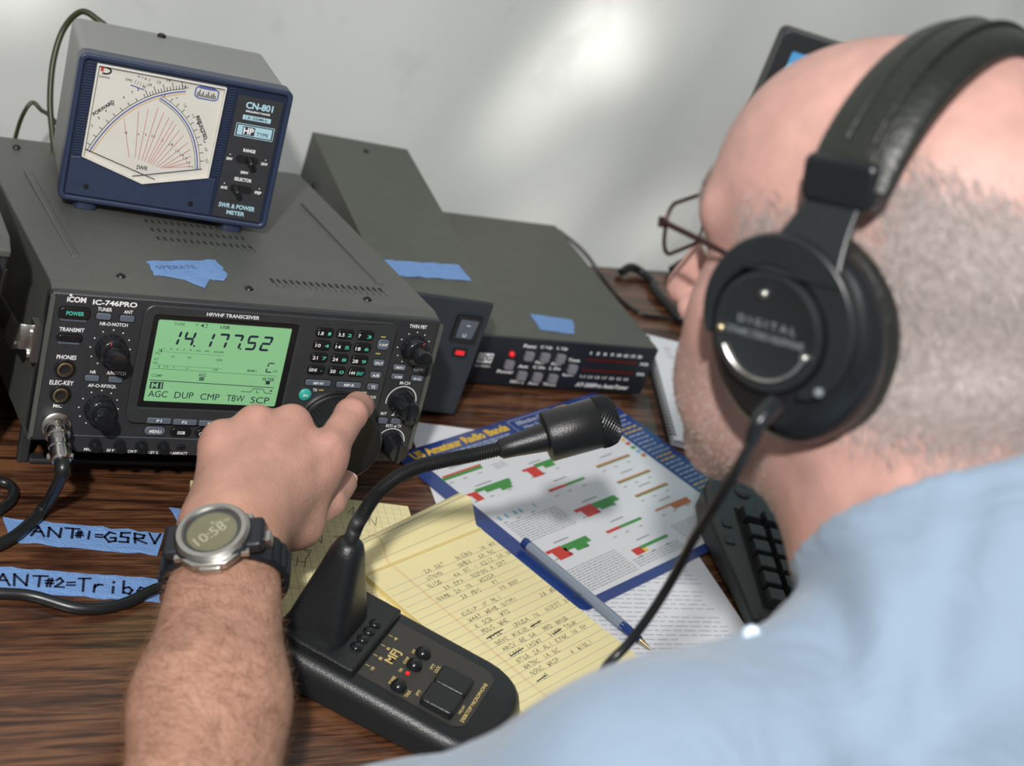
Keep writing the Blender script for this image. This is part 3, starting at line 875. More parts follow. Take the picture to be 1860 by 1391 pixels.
for z in (.082, .066):
    ob('handle_screw', MB().lathe([(.0032, 0), (.0028, .0016), (.0008, .002)], (-.0045, .0155, z), (-1, 0, 0), 16), 'chrome', h, smooth=40)

# ---------------------------------------------------------------- microphone plug and cable on the radio
plug = thing('microphone_cable', 'black cable with round chrome plug screwed into the MIC socket', 'cable', T(0, 0, 0))
PF = RAD @ Vector((.0167, -.005, .0225))
PD = Vector((0.02, -0.93, -0.36)).normalized()
mb = MB()
mb.lathe([(.0082, 0), (.0086, .001), (.0086, .0075), (.0078, .0085), (.0070, .0088), (.0066, .0125), (.0074, .0130), (.0074, .0165), (.0066, .017), (.0066, .019), (.0072, .0195), (.0072, .026), (.0062, .0275), (.004, .028)], PF, PD, 32)
ob('plug_shell', mb, 'chrome', plug, smooth=30)
mb = MB()
for s in (-1, 1):
    c = PF + PD * .0235 + XR * .0068 * s
    mb.lathe([(.0022, -.002), (.0022, .002)], c, XR, 12)
ob('cord_clamp', mb, 'chrome', plug, smooth=40)
E0 = PF + PD * .028
cp = [E0 - PD * .002, E0 + PD * .006, Vector((.0180, -.0300, .0480)), Vector((.0185, -.0225, .0330)), Vector((.0190, -.0135, .0170)), Vector((.0165, -.0110, .0075)), Vector((.0085, -.0210, .0046)), Vector((-.0160, -.0450, .0046)), Vector((-.06, -.066, .0046)), Vector((-.20, -.100, .0046)), Vector((-.45, -.19, .0046)), Vector((-.60, -.27, .0046))]
ob('cord', MB().tube(cp, (lambda t: .0042 if t > .12 else .0052), 12, smooth=8), 'cable', plug, smooth=60)
# ---------------------------------------------------------------- the SWR meter standing on the radio
MW, MH, MD = .1578, .1111, .1254
MET = RAD @ T(.0344, .1632, RH + .0085) @ Rz(-.148) @ Rx(-.0092)
meter = thing('power_meter', 'navy and grey cross-needle meter standing on the radio', 'meter', MET)


def on_m(y):
    return lambda a, b: (a * mm, y, b * mm)


ob('case', MB().prism(rr(.002, MW - .002, .002, MH - .001, .006, 5), .012, MD), 'mcase', meter, smooth=35, bevel=.001)
fo = rr(0, MW, 0, MH, .0055, 5)
fi = rr(.004, MW - .004, .004, MH - .004, .003, 5)
ob('front_frame', MB().ring(fo, fi, 0, .018), 'navy', meter, smooth=35, bevel=.0012)
ob('front_plate', MB().prism(fi, .0030, .016), 'navyd', meter)
win = [(12.6, 34.6), (58.8, 21.0), (106.9, 34.0), (107.6, 104.8), (13.0, 105.0)]
ob('lower_plate', MB().prism([(5.0 * mm, 4.6 * mm), (112.6 * mm, 4.6 * mm), (112.6 * mm, 33.6 * mm), (107 * mm, 33.6 * mm), (58.8 * mm, 20.6 * mm), (12.4 * mm, 34.2 * mm), (5.0 * mm, 33.4 * mm)], .0016, .006), 'navy', meter, bevel=.0005)
for x in (9.0, 112.0):
    for i in range(34):
        z = 37 + i * 2.05
        if i == 0 and x == 9.0:
            rib0 = ob('grille_rib', MB().box(-.0028, .0028, -.0011, .001, -.0006, .0006), 'navy', meter)
            q = rib0
        else:
            q = rib0.copy()
            COL.objects.link(q)
            q.parent = meter
        q.location = (x * mm, .0030, z * mm)
def shrink(poly, d):
    cx = sum(p[0] for p in poly) / len(poly)
    cz = sum(p[1] for p in poly) / len(poly)
    return [(cx + (a - cx) * (1 - d), cz + (b - cz) * (1 - d)) for a, b in poly]


ob('window_frame', MB().ring([(a * mm, b * mm) for a, b in win], [(a * mm, b * mm) for a, b in shrink(win, .03)], -.0002, .006), 'dial', meter, bevel=.0004)
ob('dial_plate', MB().prism([(a * mm, b * mm) for a, b in shrink(win, .02)], .0026, .006), 'dial', meter)
ob('window', MB().prism([(a * mm, b * mm) for a, b in shrink(win, .03)], .0005, .0011), 'clear', meter)
mb = MB()
pm = on_m(.00245)


def bez2(p0, p1, p2, n=24):
    return [((1 - t) ** 2 * p0[0] + 2 * t * (1 - t) * p1[0] + t * t * p2[0], (1 - t) ** 2 * p0[1] + 2 * t * (1 - t) * p1[1] + t * t * p2[1]) for t in [i / n for i in range(n + 1)]]


def scale(curve_pts, off, wd, m):
    out = []
    for i, p in enumerate(curve_pts):
        a, b = curve_pts[max(i - 1, 0)], curve_pts[min(i + 1, len(curve_pts) - 1)]
        l = math.hypot(b[0] - a[0], b[1] - a[1])
        out.append((p[0] - (b[1] - a[1]) / l * off, p[1] + (b[0] - a[0]) / l * off))
    polyline(mb, out, wd, pm, m)
    return out


A1 = bez2((17.6, 38.4), (36, 86), (78.5, 96.0), 40)
scale(A1, 0, .9, 1)
scale(A1, 2.0, .5, 0)
scale(A1, -1.8, .9, 3)
in1 = scale(A1, 2.0, .2, 0)
ou1 = scale(A1, 4.8, .01, 0)
mid1 = scale(A1, 7.6, .01, 0)
for i in list(range(2, 26, 3)) + list(range(26, 41)):
    polyline(mb, [in1[i], (ou1 if i % 3 else mid1)[i]], .5, pm, 0)
lab = scale(A1, 9.6, .01, 0)
for i, s in ((3, '1'), (7, '2'), (10, '3'), (13, '4'), (16, '5'), (20, '6'), (23, '7'), (25, '8'), (27, '9'), (29, '10'), (32, '12'), (35, '14'), (38, '18'), (40, '20')):
    text(mb, s, lab[i][0], lab[i][1], 2.6 if len(s) > 1 else 1.2, 2.1, pm, rot=40 - i, m=0)
A2 = bez2((60.8, 87.6), (92, 76), (97.6, 38.5), 34)
scale(A2, 0, .9, 1)
i2_ = scale(A2, 2.0, .35, 0)
o2_ = scale(A2, 5.2, .01, 0)
scale(A2, -1.6, .4, 0)
for i in range(1, 34, 3):
    polyline(mb, [i2_[i], o2_[i]], .5, pm, 0)
l2_ = scale(A2, 7.4, .01, 0)
for i, s in ((5, '2'), (9, '1.6'), (14, '1.2'), (17, '1'), (20, '0.8'), (24, '0.6'), (27, '0.4'), (31, '0.2')):
    text(mb, s, l2_[i][0], l2_[i][1], 1.0 + .9 * (len(s) - 1), 1.9, pm, rot=-50, m=0)
for x0, z0, x1, z1 in ((38, 68, 46.5, 39.5), (47.5, 75, 51, 39.5), (54, 78, 53.5, 39), (60.8, 80, 56, 38.5), (65.5, 77.5, 58, 38), (70, 74.5, 60.3, 37.6), (73.5, 72.6, 61.6, 37.3), (76, 70, 63, 37), (79.3, 66.5, 64.5, 36.6), (83, 63, 66.5, 36), (87, 58, 68, 35.4), (89.5, 53, 70, 35), (91, 48, 72, 35.4), (92, 43.5, 74, 35.8), (93.5, 40.5, 75, 36.2)):
    polyline(mb, [(x0, z0), (x1, z1)], .42, pm, 2)
for s, x, z in (('oo', 41.3, 57.5), ('4', 50.3, 58), ('3', 55.5, 58.6), ('2.5', 61, 58.4), ('2', 68.3, 56.5), ('1.8', 75, 54.5), ('1.5', 80.5, 50.5), ('1.4', 84, 48), ('1.3', 87, 46), ('1.2', 90, 43), ('1.1', 92.5, 40)):
    text(mb, s, x, z, 1.0 + .9 * (len(s) - 1), 1.9, pm, m=0)
text(mb, 'FORWARD', 22.4, 73.0, 18.0, 2.8, pm, rot=44, m=0, bold=.04)
text(mb, 'REFLECTED', 95.0, 71.2, 19.0, 2.8, pm, rot=-60, m=0, bold=.04)
text(mb, 'SWR', 57.2, 33.0, 8.4, 3.4, pm, m=0, bold=.02)
text(mb, '(W)', 36.8, 96.6, 5.0, 2.4, pm, rot=-5, m=0)
text(mb, '(W)', 77.8, 99.0, 4.6, 2.0, pm, m=0)
polyline(mb, [(38.6, 93.4), (48.5, 91.6)], .8, pm, 1)
for i in range(5):
    polyline(mb, [(41 + 2 * i, 94.4 - .4 * i), (42 + 2 * i, 98.0 - .5 * i)], .3, pm, 0)
text(mb, '2 1.6 1', 47, 100.2, 9, 1.8, pm, rot=-10, m=0)
text(mb, 'DAIWA', 19.6, 95.6, 7.6, 1.6, pm, m=0)
polyline(mb, [(17.6, 98.2), (21, 98.2), (23.2, 99.4), (23.6, 100.8), (22.4, 102.4), (19.6, 103), (18.4, 103)], 1.3, pm, 0)
rect(mb, 16.2, 18.2, 99.4, 103.2, pm, 4)
polyline(mb, [(85.5, 100), (88, 101.8), (99, 101.8), (102.5, 100), (102.5, 94.6), (100.5, 92.9), (88, 92.9), (85.5, 94.6), (85.5, 100)], .9, pm, 1)
for i in range(11):
    hh = (3.6, 5.2, 2.4, 4.2, 1.8, 3.0, 4.8, 2.2, 3.6, 4.4, 2.8)[i]
    rect(mb, 87.0 + 1.3 * i, 87.8 + 1.3 * i, 94.0, 94.0 + hh, pm, 0)
rect(mb, 88, 100, 100.3, 101.2, pm, 1)
ob('dial_printing', mb, ['ink', 'blueink', 'redline', 'tan', 'redp'], meter)
for p, q in (((12.6, 40.8), (67.7, 25.8)), ((51.0, 25.6), (100.7, 39.8))):
    ob('needle', MB().tube([(p[0] * mm, .0019, p[1] * mm), (q[0] * mm, .0019, q[1] * mm)], .00032, 6, smooth=0), 'ink', meter)
# control strip
pl_ = [(114.4, 5.0), (151.6, 4.6), (151.0, 101.2), (117.6, 101.2), (116.6, 60)]
ob('control_plate', MB().prism([(a * mm, b * mm) for a, b in [(115.0, 5.0), (151.6, 5.0), (151.6, 101.2), (117.0, 101.2)]], .0018, .006), 'panel', meter)
pc = on_m(.00170)
mb = MB()
MTXT = [('CN-801', 134.4, 94.7, 20.8, 5.3), ('FREQUENCY RANGE', 134.0, 89.9, 18.5, 1.7), ('HP', 129.8, 75.0, 7.9, 5.0), ('RANGE', 133.4, 60.0, 9.3, 2.6), ('20W', 119.6, 51.5, 4.8, 2.2), ('2KW', 146.6, 51.8, 5.1, 2.2), ('200W', 132.9, 42.6, 6.1, 2.2), ('SELECTOR', 133.0, 36.8, 13.4, 2.8), ('AVG', 119.7, 28.5, 5.1, 2.4), ('PEP', 146.4, 28.5, 5.1, 2.4), ('SWR & POWER', 132.5, 14.8, 28.2, 3.7), ('METER', 132.5, 9.6, 14.0, 3.3)]
rect(mb, 123.4, 144.8, 83.4, 87.0, pc, 1)
polyline(mb, [(119.9, 70.1), (148.8, 70.1), (148.8, 80.0), (119.9, 80.0), (119.9, 70.1)], .5, pc, 1)
rect(mb, 121.2, 147.5, 71.2, 78.9, pc, 1)
pd = on_m(.00160)
rect(mb, 125.2, 134.4, 71.8, 78.2, pd, 2)
for s, x, z, w, h in MTXT:
    text(mb, s, x, z, w, h, on_m(.00152), m=0 if s not in ('CN-801', 'SWR & POWER', 'METER') else 1, bold=.035)
text(mb, '1.8~200MHz', 133.9, 85.2, 17.2, 2.2, pd, m=2)
text(mb, 'TYPE', 140.6, 73.9, 9.0, 2.6, pd, m=2)
for x, z in ((119.6, 55), (147, 55), (119.6, 31.8), (146.8, 31.8)):
    rect(mb, x - .4, x + .4, z - .4, z + .4, pd, 0)
ob('control_lettering', mb, ['white', 'cyanp', 'panel'], meter)
for (x0, x1, z, kx, nm) in ((124.3, 141.8, 52.6, 134.6, 'range_switch'), (124.2, 141.4, 29.0, 128.6, 'selector_switch')):
    s = ob(nm, MB().prism([(a * mm, b * mm) for a, b in rr(x0, x1, z - 3.0, z + 3.0, 2.8, 5)], .0014, .004), 'hole', meter)
    ob('switch_lever', MB().lathe([(.0030, 0), (.0028, .004), (.0022, .0085), (.0026, .012), (.0014, .0132)], (kx * mm, .0016, z * mm), (0, -1, 0), 8), 'knob', s, smooth=50)
for x, z in ((19.3, 12.0), (97.3, 11.5)):
    ob('panel_screw', MB().lathe([(.0021, 0), (.0019, .0004), (.0007, .0005)], (x * mm, .0016, z * mm), (0, -1, 0), 16), 'black', meter, smooth=40)
ob('top_screw', MB().lathe([(.0036, 0), (.0034, .0022), (.0015, .003)], (.0700, MD - .012, MH - .001), (0, 0, 1), 16), 'black', meter, smooth=40)
for x in (.0215, .1325):
    for y in (.010, .110):
        ob('foot', MB().prism(rr(x - .0085, x + .0085, y - .006, y + .006, .005, 4), -.0062, .003, 'z'), 'navy', meter, smooth=40)

# ---------------------------------------------------------------- coax leads behind the meter
M0 = MET @ Vector((.045, MD, .075))


def R(px, py, d):
    """point of the room d metres in front of the lens"""
    return CAM + (XR * ((px - 930) / 2818.8) + YD * ((py - 695.5) / 2818.8) + ZF) * d


c = thing('coax_lead', 'thin olive coax lead arching up behind the meter', 'cable', T(*M0))
IV = T(*M0).inverted()
ob('cord', MB().tube([IV @ p for p in (M0 + Vector((.0, -.004, 0)), M0 + Vector((.002, .022, .004)), R(205, 62, 1.275), R(180, 38, 1.275), R(148, 21, 1.275), R(116, 52, 1.28), R(97, 110, 1.28), R(91, 180, 1.28), R(95, 240, 1.28), R(105, 330, 1.275))], .0026, 10), 'olive', c, smooth=60)
c = thing('coax_lead', 'thin olive coax lead looping low between the meter and the wall', 'cable', T(*R(92, 215, 1.30)))
IV = c.matrix_world.inverted()
ob('cord', MB().tube([IV @ p for p in (R(135, 262, 1.275), R(92, 212, 1.295), R(75, 200, 1.30), R(60, 186, 1.30), R(46, 200, 1.30), R(32, 235, 1.31), R(18, 300, 1.32), R(10, 380, 1.33))], .0018, 10), 'olive', c, smooth=60)
# ---------------------------------------------------------------- power supply
PSU = T(.397, .1304, 0) @ Rz(-.1044)
PW, PDp, PH = .0991, .3026, .1201
psu = thing('power_supply', 'tall dark grey power supply box with rocker switch and red pilot lamp', 'power supply', PSU)
ob('cover', MB().box(-PW, 0, .003, PDp, .006, PH), 'psu', psu, bevel=.0012)
ob('front_panel', MB().prism(rr(-PW + .001, -.001, .006, PH - .001, .002, 3), 0, .006), 'psuf', psu, smooth=35, bevel=.001)
s = ob('rocker_switch', MB().ring(rr(-.0300, -.0066, .0795, .1058, .0015, 3), rr(-.0262, -.0104, .0830, .1022, .001, 3), -.002, .001), 'black', psu, bevel=.0005)
ob('rocker', MB().add([(-.0262, -.0004, .083), (-.0104, -.0004, .083), (-.0104, -.0030, .1022), (-.0262, -.0030, .1022), (-.0262, .002, .083), (-.0104, .002, .083), (-.0104, .002, .1022), (-.0262, .002, .1022)],
                      [(0, 1, 2, 3), (0, 4, 5, 1), (1, 5, 6, 2), (2, 6, 7, 3), (3, 7, 4, 0)]), 'btn', s)
mb = MB()
text(mb, 'O', -.0183, .0868, .0034, .0040, lambda a, b: (a, -.0011, b))
rect(mb, -.0200, -.0166, .0968, .0976, lambda a, b: (a, -.0028, b))
ob('switch_marks', mb, 'white', s)
pl = ob('pilot_lamp', MB().ring(rr(-.0230, -.0100, .0650, .0730, .001, 3), rr(-.0215, -.0115, .0662, .0718, .0006, 3), -.0012, .001), 'black', psu)
ob('lamp_lens', MB().prism(rr(-.0205, -.0125, .0668, .0712, .0006, 3), -.0008, .001), 'redled', pl)
for x, y in ((-.0497, .278),):
    ob('cover_screw', MB().lathe([(.0032, 0), (.003, .0012), (.001, .0018)], (x, y, PH), (0, 0, 1), 16), 'black', psu, smooth=40)
ob('side_screw', MB().lathe([(.0032, 0), (.003, .0012), (.001, .0018)], (-PW, .255, .085), (-1, 0, 0), 16), 'black', psu, smooth=40)
for x in (-PW + .014, -.014):
    for y in (.02, .28):
        ob('foot', MB().lathe([(.008, 0), (.008, .007)], (x, y, 0), (0, 0, 1), 16), 'rubber', psu, smooth=40)

# ---------------------------------------------------------------- antenna tuner
TUN = T(.625, .1858, 0) @ Rz(-.0129)
TW, TD, TH = .1955, .248, .0548
tun = thing('antenna_tuner', 'low wide antenna tuner box with black front full of small grey buttons', 'tuner', TUN)
ob('cover', MB().box(-TW, 0, .003, TD, .004, TH), 'tuner', tun, bevel=.0010)
ob('front_panel', MB().box(-TW, 0, 0, .004, .003, TH - .0006), 'tunf', tun, bevel=.0006)
TTXT = [('Power', -156.4, 18.1, 17.4, 3.6), ('Func', -140.6, 47.3, 13.4, 3.8), ('C Up', -123.2, 47.3, 12.9, 3.8), ('L Up', -105.9, 47.3, 11.9, 3.8), ('Ant', -140.1, 25.2, 10.7, 3.4), ('Peak', -123.6, 30.7, 10.6, 3.0), ('C Dn', -122.9, 25.4, 13.0, 3.2), ('Scale', -106.3, 30.6, 10.7, 3.0), ('L Dn', -105.7, 25.4, 12.0, 3.2), ('Tune', -88.7, 36.0, 12.8, 3.4), ('Bypass', -88.8, 18.9, 12.1, 3.0), ('Hi/Lo Z', -140.0, 8.1, 15.2, 3.2), ('Auto', -122.6, 7.6, 11.3, 3.2), ('Thresh', -105.0, 7.5, 14.4, 3.2), ('PWR', -9.4, 37.0, 9.4, 3.3), ('SWR', -9.0, 25.6, 9.2, 3.3), ('AT-200Pro AutoTuner', -46.5, 9.5, 59.9, 4.5)]
mb = MB()
pt_ = lambda a, b: (a * mm, -.0002, b * mm)
for s, x, z, w, h in TTXT:
    text(mb, s, x, z, w, h, pt_, m=0, bold=.035, slant=.15 if 'AT-' in s else 0)
for i, s in enumerate(('0', '25', '50', '75', '100', '150', '175', '200')):
    text(mb, s, -73.5 + 7.9 * i, 45.1, 2.2 + 1.4 * (len(s) - 1), 3.3, pt_, m=0, bold=.04)
for i, s in enumerate(('1.1', '1.3', '1.5', '1.7', '2.0', '2.5', '3.0')):
    text(mb, s, -72.5 + 8.2 * i, 18.8, 5.0, 2.8, pt_, m=0, bold=.03)
rect(mb, -189.6, -174.4, 26.2, 36.4, pt_, 0)
text(mb, 'LDG', -182.0, 31.4, 13.0, 6.6, lambda a, b: (a * mm, -.0004, b * mm), m=1, bold=.03, slant=.15)
text(mb, 'ELECTRONICS', -182.0, 22.6, 15.6, 2.2, pt_, m=0, bold=.02)
ob('panel_lettering', mb, ['white', 'tunf'], tun)['kind'] = 'stuff'
for x, z in ((-156.1, 26.8), (-138.9, 37.6), (-122.0, 37.4), (-104.9, 37.4), (-138.7, 15.8), (-121.9, 15.4), (-104.9, 15.0), (-87.8, 27.0)):
    ob('push_button', MB().prism(rr((x - 4.2) * mm, (x + 4.2) * mm, (z - 4.4) * mm, (z + 4.4) * mm, .0008, 3), -.004, .001), 'btn2', tun, bevel=.0004)
ob('indicator_lamp', MB().lathe([(.0027, 0), (.0027, .002), (.0019, .0034), (.0005, .004)], (-.1569, 0, .038), (0, -1, 0), 16), 'redled', tun, smooth=50)
for z in (38.0, 26.3):
    w = ob('bar_graph', MB().box(-.0765, -.0175, -.0003, .001, (z - 2.0) * mm, (z + 2.0) * mm), 'hole', tun)
    for i in range(20):
        ob('bar_segment', MB().box(-.0758 + .0029 * i, -.0736 + .0029 * i, -.0006, 0, (z - 1.0) * mm, (z + 1.0) * mm), 'redled2', w)
for x in (-TW + .015, -.015):
    for y in (.02, .225):
        ob('foot', MB().lathe([(.007, 0), (.007, .0045)], (x, y, 0), (0, 0, 1), 16), 'rubber', tun, smooth=40)

# ---------------------------------------------------------------- another equipment case left of the radio
BX = T(-.030, .017, 0) @ Rz(.03)
bx = thing('equipment_case', 'black equipment case with grey lid beside the radio handle', 'equipment')
bx.matrix_world = BX
ob('body', MB().box(-.25, 0, 0.002, .26, .008, .190), 'panel', bx, bevel=.002)
ob('lid', MB().prism([(.0, .186), (.262, .186), (.262, .1965), (.010, .1965), (.0, .191)], -.25, .0006, 'x'), 'case', bx, bevel=.0012)
ob('front_panel', MB().prism(rr(-.246, -.004, .012, .182, .004, 4), -.0015, .004), 'black', bx, smooth=40)
for i in range(3):
    ob('front_knob', MB().lathe([(.012, 0), (.011, .016), (.009, .018), (.002, .018)], (-.05 - .05 * i, -.001, .06), (0, -1, 0), 24), 'knob', bx, smooth=40)
for x in (-.23, -.02):
    for y in (.02, .24):
        ob('foot', MB().lathe([(.009, 0), (.009, .009)], (x, y, 0), (0, 0, 1), 16), 'rubber', bx, smooth=40)

# ---------------------------------------------------------------- computer screen behind the operator
C0 = Vector((.785, .396, .326))
ux = Vector((.93, -.367, 0)).normalized()
uy = Vector((-.367, -.93, 0)).normalized() * .16 + Vector((0, 0, 1)) * 0
SC = frame((C0.x, C0.y, 0), ux, Vector((-ux.y, ux.x, 0)))
mon = thing('computer_monitor', 'flat computer screen with black frame standing behind the bald head', 'monitor')
mon.matrix_world = SC
SWd, SHt = .36, .215
ob('shell', MB().prism(rr(0, SWd, .325 - SHt, .325, .008, 4), .004, .022), 'black', mon, smooth=40, bevel=.002)
ob('frame', MB().ring(rr(0, SWd, .325 - SHt, .325, .008, 4), rr(.016, SWd - .016, .325 - SHt + .022, .306, .002, 4), -.002, .006), 'bezel', mon, smooth=40, bevel=.001)
scn = ob('screen', MB().box(.015, SWd - .015, .001, .005, .325 - SHt + .02, .307), 'screen', mon)
mb = MB()
ps = lambda a, b: (a, .0005, b)
rect(mb, .018, .20, .286, .292, ps, 0)
rect(mb, .034, .30, .262, .281, ps, 0)
rect(mb, .018, .032, .262, .276, ps, 1)
rect(mb, .018, .30, .195, .256, ps, 0)
rect(mb, .05, .12, .20, .236, ps, 1)
rect(mb, .018, .30, .14, .18, ps, 0)
ob('screen_windows', mb, ['screen2', 'screen3'], scn)
ob('stand_neck', MB().box(SWd / 2 - .03, SWd / 2 + .03, .022, .034, .010, .16), 'black', mon, bevel=.003)
ob('stand_base', MB().prism(rr(SWd / 2 - .10, SWd / 2 + .10, -.06, .06, .03, 5), 0, .012, 'z'), 'black', mon, smooth=40, bevel=.003)

# ---------------------------------------------------------------- blue tape
def tape(label, pts, mw, words=None, seed=1, group=None):
    """torn strip: pts are its corners, in order, in the plane of mw"""
    rnd = random.Random(seed)
    P = [Vector((*p, 0)) for p in pts]
    out = []
    n = len(P)
    for i in range(n):
        a, b = P[i], P[(i + 1) % n]
        k = max(2, int((b - a).length / .006))
        for j in range(k):
            q = a.lerp(b, j / k)
            jt = .0006 if (i % 2 == 0) else .0014
            if j:
                q = q + Vector((rnd.uniform(-jt, jt), rnd.uniform(-jt, jt), 0))
            out.append(q)
    mbt = MB()
    N = len(out)
    c = sum(out, Vector()) / N
    inner = [c + (q - c) * .8 for q in out]
    z = lambda q, h: Vector((q.x, q.y, h + .0003 * math.sin(q.x * 300 + seed) * (1 if h > 0 else 0)))
    vs_ = [z(q, .0002) for q in out] + [z(q, .0007) for q in out] + [z(q, .0008) for q in inner]
    fs_ = [tuple(range(2 * N, 3 * N)), tuple(range(N - 1, -1, -1))]
    for i in range(N):
        j = (i + 1) % N
        fs_ += [(i, j, N + j, N + i), (N + i, N + j, 2 * N + j, 2 * N + i)]
    mbt.add(vs_, fs_)
    t = ob('masking_tape', mbt, 'tape')
    t.matrix_world = mw
    tag(t, label, 'tape', group)
    if words:
        mbw = MB()
        for s, x, y, w, h, ang, pen in words:
            ca, sa = math.cos(ang), math.sin(ang)
            write(mbw, s, 0, 0, w, h, lambda a, b: (x + a * ca - b * sa, y + a * sa + b * ca, .0013), pen, jit=.04, slant=.12)
        wv = ob('marker_writing', mbw, 'marker', t)
    return t


random.seed(3)
RT = RAD @ T(0, 0, RH + .0024)
tape('torn blue tape scrap with faint writing on top of the radio', [(.0775, .0625), (.133, .0785), (.1345, .0525), (.1275, .0375), (.118, .040), (.1085, .0205), (.098, .0345), (.0768, .0385)], RT,
     [('OPERATE', .082, .048, .0035, .0055, .25, .00035)], 1)
tape('blue tape strip across the top of the tall power supply', [(-.089, .0495), (-.0160, .0622), (-.0115, .0360), (-.0810, .0250)], PSU @ T(0, 0, PH), None, 2)
tape('small blank blue tape piece on the low tuner', [(-.1225, .0468), (-.0778, .0420), (-.0885, .0155), (-.1245, .0190)], TUN @ T(0, 0, TH), None, 3)
tape('blue tape on the table marked ANT 1 = G5RV', [(-.0090, -.0115), (.0500, -.0210), (.0993, -.0287), (.0890, -.0530), (-.0075, -.0370)], T(0, 0, .0002),
     [('ANT', .0065, -.0315, .0085, .0100, -.11, .0017), ('#1=', .0355, -.0345, .0050, .0085, -.11, .0015), ('G5RV', .0550, -.0385, .0078, .0105, -.06, .0017)], 4)
tape('blue tape on the table marked ANT 2 = Triband', [(-.0420, -.0600), (.0850, -.0785), (.0800, -.1020), (-.0440, -.0840)], T(0, 0, .0002),
     [('ANT', -.0240, -.0815, .0085, .0105, -.11, .0017), ('#2=', .0065, -.0850, .0052, .0095, -.12, .0016), ('Triband', .0272, -.0895, .0072, .0130, -.12, .0017)], 5)
tape('short blue tape end sticking out beside the wristwatch', [(.1100, .0010), (.1420, -.0060), (.1380, -.0270), (.1120, -.0200)], T(0, 0, .0002), None, 6)

# ---------------------------------------------------------------- loose cables
def cable(label, pts, r, name='cable', m='cable', cat='cable'):
    o0 = Vector(pts[len(pts) // 2])
    c = ob(name, MB().tube([Vector(p) - o0 for p in pts], r, 12, smooth=8), m, smooth=60)
    c.location = o0
    return tag(c, label, cat)


cable('black cable bent into a hairpin on the wood beside the taped notes', [(-.62, -.10, .0036), (-.30, -.030, .0036), (-.12, -.008, .0036), (-.05, .006, .0036), (-.022, .018, .0036), (-.008, .0245, .0036), (.0005, .021, .0036), (.001, .010, .0036), (-.006, -.002, .0036), (-.022, -.012, .0036), (-.09, -.030, .0036), (-.30, -.070, .0036), (-.60, -.16, .0036)], .0036, 'looped_cable')
cable('black cord lying across the rear of the table beside the tuner, ending in a plug', [(.66, .475, .03), (.685, .450, .02), (.705, .420, .0024), (.7045, .376, .0024), (.716, .349, .0024), (.740, .345, .0024), (.7545, .3425, .0024)], .0022, 'mains_cord')
o = ob('cord_plug', MB().lathe([(.0030, 0), (.0055, .003), (.0060, .020), (.0045, .026), (.003, .027)], (0, 0, 0), (.72, -.69, 0), 16), 'black', smooth=50)
o.location = (.7545, .3425, .0066)
tag(o, 'small black plug at the end of the cord behind the spiral notebook', 'plug')
cable('black cable bundle running along the back edge of the table', [(.735, .436, .005), (.750, .442, .010), (.765, .440, .006), (.770, .42, .005), (.762, .39, .005), (.775, .30, .005), (.86, .22, .005), (1.0, .20, .005)], .0048, 'cable_bundle')
cable('thick dark adapter lead curling at the table edge behind the spectacles', [(.815, .452, .006), (.83, .458, .012), (.845, .455, .014), (.86, .440, .008), (.90, .43, .006), (1.0, .46, .006)], .0058, 'adapter_lead')
# ---------------------------------------------------------------- papers
CH = T(.3261, .077, .0016) @ Rz(.4147)
chart = thing('band_chart', 'laminated radio band chart with blue header and red and green bars', 'chart')
chart.matrix_world = CH
CW_, CHt = .274, .216
lam = MB().prism(rr(-.011, CW_ - .002, -CHt, 0, .008, 4), 0, .0006, 'z')
ob('laminated_sheet', lam, 'lamblue', chart)
pz = lambda h: (lambda a, b: (a * mm, b * mm, h))
mb = MB()
q = pz(.00072)
# white field below the blue header, left of the blue column
rect(mb, 6, 234, -207, -29, q, 0)
ob('white_field', mb, 'lam', chart)
mb = MB()
q = pz(.00085)
text(mb, 'US Amateur Radio Bands', 65, -8.6, 124, 9.6, q, m=0, bold=.05)
for i in range(4):
    x = 4
    while x < 118 - 5 * i:
        w = random.uniform(3, 9)
        rect(mb, x, x + w, -18.4 - 2.9 * i, -16.8 - 2.9 * i, q, 1)
        x += w + 1.4
polyline(mb, [(133, -21), (194, -21), (194, -3), (133, -3), (133, -21)], .8, q, 1)
text(mb, 'Effective Date', 163.5, -8.5, 46, 5.4, q, m=1, bold=.04)
text(mb, 'May 5, 2001', 163.5, -16, 40, 5.0, q, m=1, bold=.04)
text(mb, 'ARRL', 209, -7, 22, 7.4, q, m=0, bold=.05)
text(mb, 'The national association for', 245, -6, 42, 3.0, q, m=1)
text(mb, 'AMATEUR RADIO', 245, -12, 42, 4.4, q, m=1, bold=.03)
for r in range(31):
    x = 239
    while x < 262:
        w = random.uniform(3, 9)
        rect(mb, x, min(x + w, 270), -24 - 5.6 * r, -22.4 - 5.6 * r, q, 2 if r % 8 < 6 else 0)
        x += w + 1.5
for r in range(4):
    x = 200
    while x < 228:
        w = random.uniform(3, 9)
        rect(mb, x, min(x + w, 232), -17 - 2.8 * r, -15.6 - 2.8 * r, q, 2)
        x += w + 1.5
for i, k in enumerate((5, 4, 3, 8, 6)):
    rect(mb, 226, 232, -70 - 6.4 * i, -66 - 6.4 * i, q, k)


def block(x, z, segs, ttl=True):
    """a band: bars given as (x0, x1, z0, z1, colour)"""
    for a, b, c, d, k in segs:
        rect(mb, x + a, x + b, z + c, z + d, q, k)
    if ttl:
        a = max(s_[1] for s_ in segs)
        rect(mb, x + a * .32, x + a * .68, z + 8.6, z + 9.8, q, 7)
    for t in (0, .35, .75):
        a = max(s_[1] for s_ in segs)
        rect(mb, x + t * a, x + t * a + 5, z - 7.2, z - 6.2, q, 7)


